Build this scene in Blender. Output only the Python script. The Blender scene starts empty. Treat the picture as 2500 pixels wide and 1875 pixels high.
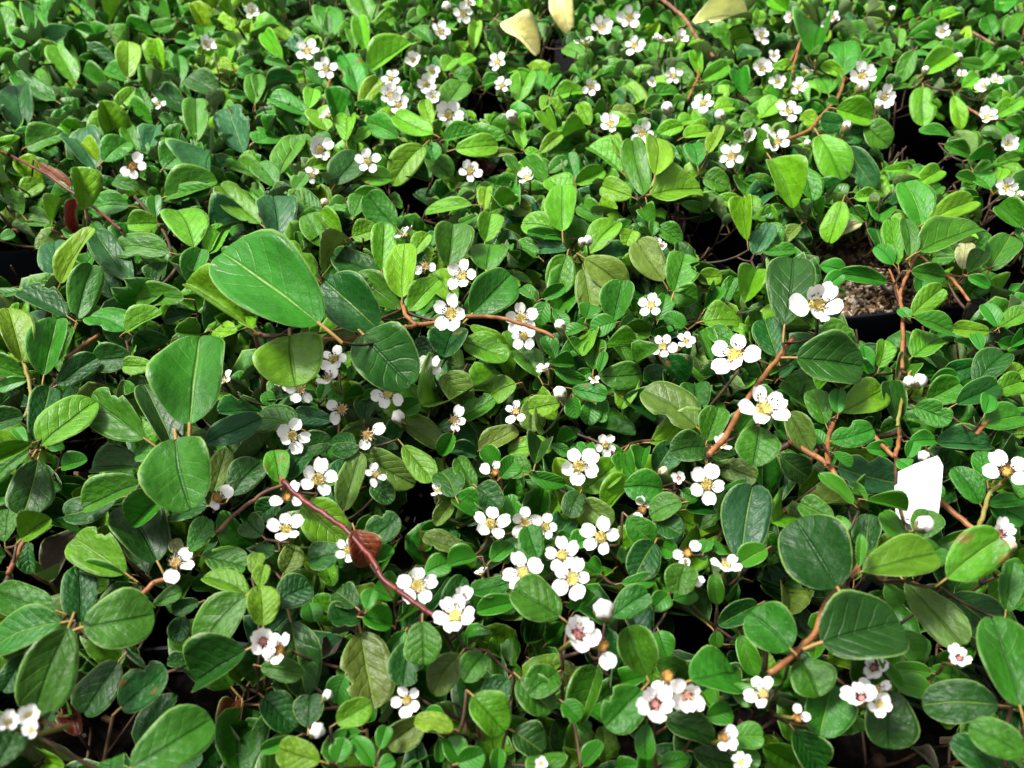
import bpy, bmesh, math, random
import numpy as np
from mathutils import Vector, Matrix, noise
R = math.radians
rng = random.Random(11)
S = bpy.context.scene
C = S.collection

# ------------------------------------------------------------------ camera, sky, sun, exposure
CAMZ = 0.39
PITCH = 45.0
FPX = 2165.0                       # focal length in photograph pixels (2500 wide)
cam = bpy.data.objects.new('camera', bpy.data.cameras.new('camera'))
C.objects.link(cam)
cam.location = (0, 0, CAMZ)
cam.rotation_euler = (R(90 - PITCH), 0, 0)
cam.data.sensor_width = 36
cam.data.lens = 36 * FPX / 2500
cam.data.clip_start = 0.01
cam.data.clip_end = 200
cam.data.dof.use_dof = True
cam.data.dof.focus_distance = 0.365
cam.data.dof.aperture_fstop = (cam.data.lens / 1000) / 0.0021
S.camera = cam
w = bpy.data.worlds.new('World'); S.world = w; w.use_nodes = True
nt = w.node_tree; bg = nt.nodes['Background']
sky = nt.nodes.new('ShaderNodeTexSky'); sky.sky_type = 'NISHITA'; sky.sun_disc = False
SUN_EL, SUN_AZ = 62, 285
sky.sun_elevation = R(SUN_EL); sky.sun_rotation = R(SUN_AZ)
sky.dust_density = 6; sky.ozone_density = 0.6
hs = nt.nodes.new('ShaderNodeHueSaturation'); hs.inputs['Saturation'].default_value = 0.1   # overcast: grey-white
nt.links.new(sky.outputs[0], hs.inputs['Color']); nt.links.new(hs.outputs[0], bg.inputs[0])
bg.inputs[1].default_value = 0.052
sl = bpy.data.lights.new('sun', 'SUN'); sl.energy = 1.5; sl.angle = R(12); sl.color = (1, .97, .92)
sun = bpy.data.objects.new('sun', sl); C.objects.link(sun)
sd = Vector((math.sin(R(SUN_AZ)) * math.cos(R(SUN_EL)), math.cos(R(SUN_AZ)) * math.cos(R(SUN_EL)), math.sin(R(SUN_EL))))
sun.rotation_euler = (-sd).to_track_quat('-Z', 'Y').to_euler()
S.view_settings.view_transform = 'Standard'; S.view_settings.look = 'None'
S.view_settings.exposure = 1.95
S.cycles.max_bounces = 5; S.cycles.diffuse_bounces = 3; S.cycles.glossy_bounces = 2

# ------------------------------------------------------------------ sight lines, to measure off where things stand
cp, sp = math.cos(R(PITCH)), math.sin(R(PITCH))
FWD = Vector((0, cp, -sp)); UP = Vector((0, sp, cp)); RT = Vector((1, 0, 0)); EYE = Vector((0, 0, CAMZ))
def ray(px, py):
    return RT * ((px - 1250) / FPX) + UP * ((937.5 - py) / FPX) + FWD
def at_z(px, py, z):
    d = ray(px, py); return EYE + d * ((z - CAMZ) / d.z)
def at_t(px, py, t): return EYE + ray(px, py) * t
def depth_of(p): return (p - EYE).dot(FWD)
def proj(p):
    q = p - EYE; t = q.dot(FWD)
    if t < .02: return (-1e4, -1e4, t)
    return (1250 + FPX * q.x / t, 937.5 - FPX * q.dot(UP) / t, t)
TILES = {}
for r_, y0 in enumerate((0, 460, 920, 1395)):
    for c_, x0 in enumerate((0, 620, 1240, 1860)): TILES[r_ * 4 + c_ + 1] = (x0, y0)
K = 640 / 2212.0
def T(tile, x, y): return (TILES[tile][0] + x * K, TILES[tile][1] + y * K)
RIM = 0.09                          # pot height
def canopy(x, y):
    n = noise.noise(Vector((x * 14, y * 14, 3.1)))
    return 0.131 + 0.010 * n

# ------------------------------------------------------------------ materials
def mat(name):
    m = bpy.data.materials.new(name); m.use_nodes = True
    t = m.node_tree; b = t.nodes['Principled BSDF']
    return m, t, b
def nd(t, typ, **kw):
    n = t.nodes.new(typ)
    for k, v in kw.items():
        if k.startswith('i_'):
            key = k[2:]; key = int(key) if key.isdigit() else key
            n.inputs[key].default_value = v
        else: setattr(n, k, v)
    return n
def math_(t, op, a, b=None, c=None, clamp=False):
    n = t.nodes.new('ShaderNodeMath'); n.operation = op; n.use_clamp = clamp
    for i, v in enumerate((a, b, c)):
        if v is None: continue
        if isinstance(v, (int, float)): n.inputs[i].default_value = v
        else: t.links.new(v, n.inputs[i])
    return n.outputs[0]
def mixc(t, f, a, b, mode='MIX'):
    n = t.nodes.new('ShaderNodeMix'); n.data_type = 'RGBA'; n.blend_type = mode
    for i, v in ((0, f), (6, a), (7, b)):
        if isinstance(v, (int, float, tuple)): n.inputs[i].default_value = v
        else: t.links.new(v, n.inputs[i])
    return n.outputs[2]
def smooth(t, x, lo, hi):
    n = t.nodes.new('ShaderNodeMapRange'); n.interpolation_type = 'SMOOTHSTEP'
    n.inputs[1].default_value = lo; n.inputs[2].default_value = hi
    t.links.new(x, n.inputs[0]); return n.outputs[0]

def leaf_material(name, under):
    m, t, b = mat(name); L = t.links.new
    uv = nd(t, 'ShaderNodeUVMap'); sx = nd(t, 'ShaderNodeSeparateXYZ'); L(uv.outputs[0], sx.inputs[0])
    u, v = sx.outputs[0], sx.outputs[1]
    a = math_(t, 'ABSOLUTE', math_(t, 'MULTIPLY_ADD', v, 2, -1))
    oi = nd(t, 'ShaderNodeObjectInfo'); rnd = oi.outputs['Random']
    tc = nd(t, 'ShaderNodeTexCoord')
    off = nd(t, 'ShaderNodeVectorMath', operation='ADD'); L(tc.outputs['Object'], off.inputs[0])
    cx = nd(t, 'ShaderNodeCombineXYZ')
    for i in range(3): L(math_(t, 'MULTIPLY', rnd, 37.0 + 11 * i), cx.inputs[i])
    L(cx.outputs[0], off.inputs[1])
    n1 = nd(t, 'ShaderNodeTexNoise', i_Scale=3.2, i_Detail=3.0); L(off.outputs[0], n1.inputs['Vector'])
    n2 = nd(t, 'ShaderNodeTexNoise', i_Scale=38.0, i_Detail=2.0); L(off.outputs[0], n2.inputs['Vector'])
    n4 = nd(t, 'ShaderNodeTexNoise', i_Scale=6.5, i_Detail=1.0); L(off.outputs[0], n4.inputs['Vector'])
    wob = math_(t, 'MULTIPLY_ADD', n1.outputs[0], 0.10, -0.05)
    vs = math_(t, 'ADD', math_(t, 'MULTIPLY_ADD', a, -0.34, u), wob)
    fr = math_(t, 'FRACT', math_(t, 'MULTIPLY', vs, math_(t, 'MULTIPLY_ADD', rnd, 2.0, 4.6)))
    tri = math_(t, 'ABSOLUTE', math_(t, 'MULTIPLY_ADD', fr, 2, -1))       # 1 at a vein, 0 between veins
    vein = math_(t, 'MULTIPLY', smooth(t, tri, 0.80, 1.0), math_(t, 'SUBTRACT', 1.0, smooth(t, a, .55, .95)))
    rib = math_(t, 'SUBTRACT', 1.0, smooth(t, a, 0.015, 0.075))
    edge = smooth(t, a, 0.92, 0.985)
    col = oi.outputs['Color']
    hv = nd(t, 'ShaderNodeHueSaturation'); L(col, hv.inputs['Color'])
    L(math_(t, 'ADD', math_(t, 'MULTIPLY_ADD', n1.outputs[0], 1.0, 0.28), math_(t, 'MULTIPLY', n2.outputs[0], .42)), hv.inputs['Value'])
    L(math_(t, 'MULTIPLY_ADD', rnd, 0.03, 0.485), hv.inputs['Hue'])
    c0 = hv.outputs[0]
    if under:
        c1 = mixc(t, 0.5, c0, (.24, .30, .15, 1))
        c1 = mixc(t, math_(t, 'MULTIPLY', math_(t, 'MAXIMUM', vein, rib), 0.45), c1, (.36, .40, .2, 1))
    else:
        young = mixc(t, 0.5, c0, (.22, .36, .06, 1))
        c1 = mixc(t, math_(t, 'MULTIPLY', vein, 0.12), c0, young)
        rib_shade = mixc(t, 0.6, c0, (.004, .03, .003, 1))  # shadow line of the midrib groove, painted into the colour
        pal = smooth(t, math_(t, 'FRACT', math_(t, 'MULTIPLY', rnd, 7.3)), .70, .75)
        c1 = mixc(t, math_(t, 'MULTIPLY', rib, 0.6), c1, mixc(t, pal, rib_shade, young))
        c1 = mixc(t, math_(t, 'MULTIPLY', edge, 0.55), c1, (.26, .42, .11, 1))
        # rust-brown blotches on some leaves
        sel = smooth(t, rnd, 0.945, 0.96)
        n3 = nd(t, 'ShaderNodeTexNoise', i_Scale=2.3, i_Detail=4.0); L(off.outputs[0], n3.inputs['Vector'])
        blot = math_(t, 'MULTIPLY', sel, smooth(t, n3.outputs[0], 0.60, 0.66))
        c1 = mixc(t, math_(t, 'MULTIPLY', blot, 0.75), c1, (.16, .07, .02, 1))
    pet = math_(t, 'LESS_THAN', u, -0.001)
    c1 = mixc(t, pet, c1, (.32, .20, .06, 1))
    L(c1, b.inputs['Base Color'])
    L(math_(t, 'ADD', math_(t, 'MULTIPLY_ADD', n2.outputs[0], 0.22, 0.15 if not under else 0.4), math_(t, 'MULTIPLY', n1.outputs[0], .30)), b.inputs['Roughness'])
    b.inputs['Specular IOR Level'].default_value = 0.28 if not under else 0.15
    vk = math_(t, 'MULTIPLY_ADD', smooth(t, math_(t, 'FRACT', math_(t, 'MULTIPLY', rnd, 13.7)), .30, .95), .9, .3)
    h = math_(t, 'SUBTRACT', math_(t, 'MULTIPLY', n2.outputs[0], 0.45), math_(t, 'MULTIPLY', math_(t, 'MULTIPLY', vein, vk), 0.55))
    h = math_(t, 'ADD', h, math_(t, 'MULTIPLY', n4.outputs[0], 1.9))
    h = math_(t, 'SUBTRACT', h, math_(t, 'MULTIPLY', rib, 1.7))
    h = math_(t, 'ADD', h, math_(t, 'MULTIPLY', math_(t, 'MULTIPLY', math_(t, 'SUBTRACT', 1.0, tri), vk), 0.28))
    bp = nd(t, 'ShaderNodeBump', i_Strength=0.5, i_Distance=0.0007); L(h, bp.inputs['Height'])
    L(bp.outputs[0], b.inputs['Normal'])
    return m
M_TOP = leaf_material('leaf_upper_face', False)
M_UND = leaf_material('leaf_lower_face', True)

def simple(name, c1, c2, scale, rough, bump=0.0, detail=4, spec=.4, dist=.001, thr=(.35, .65)):
    m, t, b = mat(name); L = t.links.new
    tc = nd(t, 'ShaderNodeTexCoord'); n = nd(t, 'ShaderNodeTexNoise', i_Scale=scale, i_Detail=detail)
    L(tc.outputs['Object'], n.inputs['Vector'])
    L(mixc(t, smooth(t, n.outputs[0], *thr), c1, c2), b.inputs['Base Color'])
    b.inputs['Roughness'].default_value = rough; b.inputs['Specular IOR Level'].default_value = spec
    if bump:
        bp = nd(t, 'ShaderNodeBump', i_Strength=bump, i_Distance=dist); L(n.outputs[0], bp.inputs['Height']); L(bp.outputs[0], b.inputs['Normal'])
    return m
M_TWIG = simple('twig_bark', (.024, .011, .006, 1), (.075, .036, .013, 1), 160, .6, .4)
M_ORANGE = simple('orange_stem_bark', (.19, .062, .020, 1), (.30, .125, .040, 1), 190, .5, .4)
M_RED = simple('red_stem_bark', (.075, .010, .009, 1), (.15, .024, .018, 1), 190, .42, .4)
M_BROWN = simple('brown_stem_bark', (.11, .05, .025, 1), (.27, .13, .06, 1), 170, .6, .5)
M_GREENST = simple('green_stem', (.20, .14, .03, 1), (.22, .22, .05, 1), 150, .5)
M_PETAL = simple('petal_white', (.74, .72, .63, 1), (.84, .84, .81, 1), 5, .65, .3, spec=.25, dist=.0008)
M_CENT = simple('flower_centre', (.42, .33, .05, 1), (.60, .46, .10, 1), 500, .6, .4)
M_CENTOLD = simple('flower_centre_faded', (.42, .20, .04, 1), (.62, .38, .09, 1), 500, .6, .4)
M_CENTP = simple('flower_centre_pink', (.50, .12, .14, 1), (.66, .34, .26, 1), 500, .6, .4)
M_FIL = simple('stamen_filament', (.75, .66, .36, 1), (.80, .76, .58, 1), 300, .6)
M_PINK = simple('stamen_filament_pink', (.62, .15, .20, 1), (.75, .40, .38, 1), 300, .6)
M_ANTH = simple('anther', (.02, .012, .012, 1), (.08, .05, .03, 1), 400, .6)
M_CALYX = simple('calyx', (.14, .16, .05, 1), (.34, .26, .12, 1), 300, .6)
M_BUDTAN = simple('bud_tan', (.55, .42, .24, 1), (.66, .58, .38, 1), 200, .6)
M_POT = simple('pot_plastic', (.005, .006, .009, 1), (.011, .013, .02, 1), 25, .38, .1, spec=.32)
M_SOIL = simple('potting_soil', (.002, .0015, .0012, 1), (.009, .0062, .0045, 1), 260, .95, .9, 8, .1, .003)
M_GROUND = simple('weed_fabric', (.003, .003, .003, 1), (.008, .008, .008, 1), 300, .95, .5, spec=.05)
M_CHIP = None
def chip_material():
    m, t, b = mat('bark_chip'); L = t.links.new
    g = nd(t, 'ShaderNodeNewGeometry')
    cr = nd(t, 'ShaderNodeValToRGB'); e = cr.color_ramp
    e.elements[0].position = 0; e.elements[0].color = (.03, .017, .009, 1)
    e.elements[1].position = 1; e.elements[1].color = (.78, .68, .52, 1)
    x = e.elements.new(.35); x.color = (.16, .09, .045, 1)
    x = e.elements.new(.65); x.color = (.42, .29, .17, 1)
    L(g.outputs['Random Per Island'], cr.inputs[0]); L(cr.outputs[0], b.inputs['Base Color'])
    b.inputs['Roughness'].default_value = .9; b.inputs['Specular IOR Level'].default_value = .15
    return m
M_CHIP = chip_material()
M_TAG = simple('tag_plastic', (.40, .38, .33, 1), (.74, .74, .73, 1), 110, .5, .1, spec=.4, thr=(.30, .47))

# ------------------------------------------------------------------ object helpers
def obj(name, me, parent=None, m=None, link=True):
    o = bpy.data.objects.new(name, me)
    if m is not None:
        for x in (m if isinstance(m, (list, tuple)) else [m]): me.materials.append(x)
    if link: C.objects.link(o)
    if parent: o.parent = parent
    return o
def mesh(name, v, f, sm=True, mi=None, uv=None):
    me = bpy.data.meshes.new(name); me.from_pydata([tuple(x) for x in v], [], f)
    if sm: me.polygons.foreach_set('use_smooth', [True] * len(f))
    if mi is not None: me.polygons.foreach_set('material_index', mi)
    if uv is not None:
        ul = me.uv_layers.new(name='UVMap')
        li = [0] * len(me.loops); me.loops.foreach_get('vertex_index', li)
        flat = []
        for i in li: flat += [uv[i][0], uv[i][1]]
        ul.data.foreach_set('uv', flat)
    me.update(); return me
def tag(o, label, cat, group=None):
    o['label'] = label; o['category'] = cat
    if group: o['group'] = group

# ------------------------------------------------------------------ leaf meshes: blade 0..1 along x, -.5..+.5 across y
def leaf_mesh(name, seed, n=9, cross=(-1, -.64, -.3, 0, .3, .64, 1), fold=None, curl=None, bite=False, wave=None, narrow=False):
    r = random.Random(seed)
    a = r.uniform(.46, .66); b = r.uniform(.36, .50)
    if narrow: a, b = .8, .75
    fold = r.uniform(.10, .65) if fold is None else fold
    curl = r.uniform(-.14, .38) if curl is None else curl
    wv = r.uniform(.015, .075) if wave is None else wave
    cup = r.uniform(-.75, .15); ph = r.uniform(0, 6.28); side = r.uniform(-.04, .04)
    notch = r.random() < .35; wavk = r.uniform(4, 8)
    pk = (a / (a + b)); mx = (pk ** a) * ((1 - pk) ** b)
    bu, bs, bd = r.uniform(.45, .75), r.choice((-1, 1)), r.uniform(.3, .55)
    V, UVs = [], []
    th = .011
    def pt(u, v):
        hw = .5 * (u ** a) * ((1 - u) ** b) / mx
        if u >= .999: hw = .0
        hwv = hw * (1 + .05 * math.sin(7 * u + ph + v * 1.3))
        if bite and v * bs > 0:
            k = max(0, 1 - ((u - bu) / .13) ** 2)
            hwv *= 1 - bd * k * (.85 + .3 * math.sin(40 * u))
        x = u
        if notch: x -= .035 * max(0, 1 - abs(v) * 3) * max(0, (u - .9) / .1)
        y = v * hwv + side * math.sin(math.pi * u) * 1.5
        z = abs(v) * hwv * fold - cup * (v * hwv) ** 2 * 3 - curl * (u - .1) ** 2 + wv * math.sin(wavk * u + ph + (1.5 if v > 0 else 0)) * abs(v) ** 1.5 * min(1, 3 * hw)
        z += .012 * math.sin(u * 11 + ph) * (1 - abs(v))
        return (x, y, z)
    us = [.5 - .5 * math.cos(math.pi * min(1, .05 + .95 * i / n)) for i in range(n + 1)]
    us[-1] = .9955; us[0] = .004
    nc = len(cross)
    for layer in (0, 1):
        for u in us:
            for v in cross:
                p = pt(u, v)
                V.append((p[0], p[1], p[2] - layer * th * (1 - .8 * abs(v) ** 3)))
                UVs.append((max(u, .002), .5 + v * .5))
    F, MI = [], []
    N = (n + 1) * nc
    for i in range(n):
        for j in range(nc - 1):
            q = i * nc + j
            F.append((q, q + nc, q + nc + 1, q + 1)); MI.append(0)
            F.append((N + q, N + q + 1, N + q + nc + 1, N + q + nc)); MI.append(1)
    rimv = [i * nc for i in range(n + 1)] + [n * nc + j for j in range(1, nc)] + [i * nc + nc - 1 for i in range(n - 1, -1, -1)]
    for q, s in zip(rimv, rimv[1:]): F.append((q, N + q, N + s, s)); MI.append(0)
    # petiole
    k0 = len(V)
    rr = .022
    for x, z in ((-.20, -.06), (-.09, -.015), (.02, -.006)):
        for k in range(4):
            an = k * math.pi / 2 + .4
            V.append((x, math.cos(an) * rr * 1.2, z + math.sin(an) * rr)); UVs.append((-.05, .5))
    for i in range(2):
        for k in range(4):
            F.append((k0 + i * 4 + k, k0 + i * 4 + (k + 1) % 4, k0 + i * 4 + 4 + (k + 1) % 4, k0 + i * 4 + 4 + k)); MI.append(0)
    me = mesh(name, V, F, True, MI, UVs)
    me.materials.append(M_TOP); me.materials.append(M_UND)
    return me
BIG = [leaf_mesh('leaf_blade', 100 + i, 12, (-1, -.8, -.5, -.2, -.05, 0, .05, .2, .5, .8, 1), fold=f, curl=c)
       for i, (f, c) in enumerate(((.26, .16), (.40, .22), (.55, .08), (.20, .38), (.66, .20), (.36, -.16), (.46, .36), (.30, .26)))]
BIGB = [leaf_mesh('bitten_leaf_blade', 200 + i, 22, (-1, -.7, -.35, -.06, 0, .06, .35, .7, 1), fold=.25, bite=True) for i in range(3)]
ROLL = leaf_mesh('rolled_leaf_blade', 300, 12, (-1, -.7, -.35, 0, .35, .7, 1), fold=1.1, curl=.1, narrow=True)
DEAD = [leaf_mesh('dry_leaf_blade', 310 + i, 12, (-1, -.7, -.35, 0, .35, .7, 1), fold=.8 - i * .5, curl=.5, wave=.14) for i in range(2)]
FILL = [leaf_mesh('small_leaf_blade', 400 + i, 6, (-1, -.55, -.07, 0, .07, .55, 1)) for i in range(14)] + \
       [leaf_mesh('small_bitten_leaf_blade', 440 + i, 10, (-1, -.5, 0, .5, 1), bite=True) for i in range(2)]
COL = dict(d=(.0095, .068, .0040), g=(.028, .140, .0045), l=(.080, .235, .005), y=(.115, .255, .006), o=(.080, .142, .016),
           b=(.020, .100, .026), p=(.26, .28, .13), c=(.58, .55, .24), r=(.13, .026, .010), x=(.20, .16, .12))
def vary(c, r=rng, k=.14):
    m = 1 + r.uniform(-k, k)
    return tuple(min(1, x * m * (1 + r.uniform(-k * .35, k * .35))) for x in c) + (1,)

# ------------------------------------------------------------------ setting
g = obj('ground', mesh('ground', [(-60, -60, 0), (60, -60, 0), (60, 60, 0), (-60, 60, 0)], [(0, 1, 2, 3)]), None, M_GROUND)
g['kind'] = 'structure'

# ------------------------------------------------------------------ pots
def rsq(h, r, z, n=5):
    out = []
    for q, (sx, sy) in enumerate(((1, 1), (-1, 1), (-1, -1), (1, -1))):
        for k in range(n):
            an = (q + k / (n - 1)) * math.pi / 2
            out.append((sx * (h - r) + r * math.cos(an), sy * (h - r) + r * math.sin(an), z))
    return out
def loft(rings):
    V = [p for r_ in rings for p in r_]; n = len(rings[0]); F = []
    for i in range(len(rings) - 1):
        for k in range(n): F.append((i * n + k, i * n + (k + 1) % n, (i + 1) * n + (k + 1) % n, (i + 1) * n + k))
    return V, F
H = .0525
def pot_meshes():
    body = [rsq(H * .70, .010, .001), rsq(H * .72, .012, .004), rsq(H * .93, .014, .070), rsq(H * .935, .014, .0725), rsq(H * .935, .014, .078), rsq(H * .91, .013, .078), rsq(H * .88, .013, .05)]
    V, F = loft(body); F.append(tuple(reversed(range(20))))
    a = mesh('pot_body', V, F); a.materials.append(M_POT)
    rim = [rsq(H * .955, .014, .0745), rsq(H * .985, .015, .075), rsq(H, .015, .0885), rsq(H * .99, .015, .09), rsq(H * .965, .014, .09), rsq(H * .955, .014, .0885), rsq(H * .94, .014, .074)]
    V, F = loft(rim); b = mesh('pot_rim', V, F); b.materials.append(M_POT)
    for me in (a, b): me.set_sharp_from_angle(angle=R(35))
    return a, b
POT_A, POT_B = pot_meshes()
def soil_mesh(seed):
    n = 22; V, F = [], []; s = H * .925
    for i in range(n + 1):
        for j in range(n + 1):
            x, y = (i / n * 2 - 1), (j / n * 2 - 1)
            k = 1 - .10 * (abs(x) * abs(y)) ** 3
            X, Y = x * s * k, y * s * k
            V.append((X, Y, .079 + .004 * noise.noise(Vector((X * 70, Y * 70, seed))) - .003 * max(abs(x), abs(y)) ** 6))
    for i in range(n):
        for j in range(n): F.append((i * (n + 1) + j, (i + 1) * (n + 1) + j, (i + 1) * (n + 1) + j + 1, i * (n + 1) + j + 1))
    return mesh('soil', V, F)
def chips_mesh(n, seed):
    r = random.Random(seed); V, F = [], []
    for i in range(n):
        x, y = r.uniform(-.9, .9) * H, r.uniform(-.9, .9) * H
        l = r.uniform(.0006, .0021) * r.choice((.6, 1, 1.6)); wd = l * r.uniform(.25, .55); h = r.uniform(.0003, .001)
        M = Matrix.Translation((x, y, .0805 + r.uniform(0, .0035))) @ Matrix.Rotation(r.uniform(0, 6.3), 4, 'Z') @ Matrix.Rotation(r.uniform(-.6, .6), 4, 'Y') @ Matrix.Rotation(r.uniform(-.5, .5), 4, 'X')
        k = len(V)
        for sx, sy, sz in ((-1, -1, -1), (1, -.7, -1), (.8, 1, -1), (-1, .8, -1), (-.9, -.8, 1), (.9, -.6, 1), (.7, .8, 1), (-.8, .7, 1)):
            V.append(M @ Vector((sx * l, sy * wd, sz * h)))
        for q in ((0, 3, 2, 1), (4, 5, 6, 7), (0, 1, 5, 4), (1, 2, 6, 5), (2, 3, 7, 6), (3, 0, 4, 7)): F.append(tuple(k + z for z in q))
    return mesh('bark_chips', V, F, False)
# name: (x, y, rotation, plant label, pot label, leaf tint mix)
POTS = {
 'Z0': (-.135, .110, 4, 'cotoneaster with broad dark leaves drooping over an orange dead leaf', None),
 'Z1': (-.005, .112, -6, 'cotoneaster with long bare dark red stem above small yellow-green leaves', None),
 'Z2': (.122, .120, 9, 'cotoneaster with round dark leaves along a thick curved orange stem', None),
 'A0': (-.205, .232, -3, 'cotoneaster with a yellow-green young leaf among large glossy leaves', None),
 'A1': (-.078, .243, 6, 'cotoneaster with arching orange shoot of very large leaves', None),
 'A2': (.046, .240, -7, 'cotoneaster with many fully open white blossoms among small rounded leaves', None),
 'A3': (.180, .268, 5, 'cotoneaster with upright orange stems in front of the bark-strewn pot', None),
 'A4': (.315, .262, -4, 'cotoneaster of plain green leaves beside an olive flower shoot', None),
 'N': (-.200, .338, 7, 'cotoneaster with a thin dark red trailing stem and curled red leaves', None),
 'M': (-.078, .362, -5, 'cotoneaster with upright light leaf shoots behind the arching orange shoot', None),
 'P1': (.0655, .3813, 19, 'cotoneaster with star-like rosette of olive leaves around a pair of closed buds', 'black square pot with its curved rim bare beside the bark-strewn pot'),
 'C': (.1877, .4017, 8, 'cotoneaster with pale drooping leaves behind bare bark-strewn soil', 'black square pot full of pale bark chips with its front rim in plain view'),
 'R1': (.368, .400, -6, 'cotoneaster of light green leaves across the black gap from the bark-strewn pot', None),
 'L': (-.270, .4587, 8.7, 'cotoneaster with blue-green leaves just behind the thin red trailing stem', 'black square pot with straight rim edge bare above a black gap'),
 'B0': (-.145, .487, -4, 'cotoneaster with tall bright leaf shoots and few compact white blossoms', None),
 'B1': (-.018, .520, 6, 'cotoneaster with a dense cluster of touching small white blossoms', None),
 'B2': (.100, .512, -8, 'cotoneaster with many small blossoms dotted around a short orange stem', None),
 'B3': (.198, .575, 4, 'cotoneaster with two thin upright orange stems and tiny blossoms', None),
 'B4': (.365, .535, -5, 'cotoneaster with hanging leaves and dark bare twig beyond the wide black gap', None),
 'T0': (-.400, .600, 5, 'cotoneaster of blurred blue-green leaves without any blossom', None),
 'T1': (-.268, .612, -6, 'cotoneaster of dense mid-green leaves with a single round blossom', None),
 'T2': (-.143, .630, 4, 'cotoneaster with a patch of small yellowish round leaves', None),
 'T3': (-.020, .655, -3, 'cotoneaster with two cream-yellow dead leaves lying on top', None),
 'T4': (.105, .668, 7, 'cotoneaster with thick bare brown branch and ragged cream leaf', None),
 'T5': (.232, .690, -5, 'cotoneaster of small leaves behind two thin upright orange stems', None),
 'T6': (.362, .672, 3, 'cotoneaster of small dark leaves behind a dark bare twig', None),
}
PLANT = {}
SOILS = [soil_mesh(s) for s in (1.3, 5.1, 8.7)]
for me in SOILS: me.materials.append(M_SOIL)
CH = [chips_mesh(60, 5), chips_mesh(40, 6)]
CHC = chips_mesh(4200, 7)
for me in CH + [CHC]: me.materials.append(M_CHIP)
for i, (k, (x, y, rz, pl, ql)) in enumerate(POTS.items()):
    p = bpy.data.objects.new('plant_pot', POT_A); C.objects.link(p)
    p.location = (x, y, 0.001); p.rotation_euler.z = R(rz)
    if ql: tag(p, ql, 'pot', 'plant pots')
    else: tag(p, 'black pot under plant ' + pl[pl.index('cotoneaster') + 12:], 'pot', 'plant pots')
    obj('rim', POT_B, p)
    s = obj('soil', SOILS[i % 3], p)
    if k == 'C': s.location.z = .005
    c = obj('bark_chips', CHC if k == 'C' else CH[i % 2], s); c['kind'] = 'stuff'
    e = bpy.data.objects.new('cotoneaster_plant', None); C.objects.link(e)
    e.location = (x, y, .080); e.empty_display_size = .01
    tag(e, pl, 'plant', 'cotoneaster plants in pots')
    PLANT[k] = dict(e=e, c=Vector((x, y, .080)), leaves=[], targets=[], stems=[])
KEYS = list(PLANT); CEN = np.array([[PLANT[k]['c'].x, PLANT[k]['c'].y] for k in KEYS])
def nearest(p):
    d = ((CEN - np.array([p.x, p.y])) ** 2).sum(1); i = int(d.argmin()); return KEYS[i], math.sqrt(d[i])

def put(o, k):                         # parent to a plant, keeping world coordinates
    o.parent = PLANT[k]['e']; c = PLANT[k]['c']
    o.matrix_parent_inverse = Matrix.Translation(-c)

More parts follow.
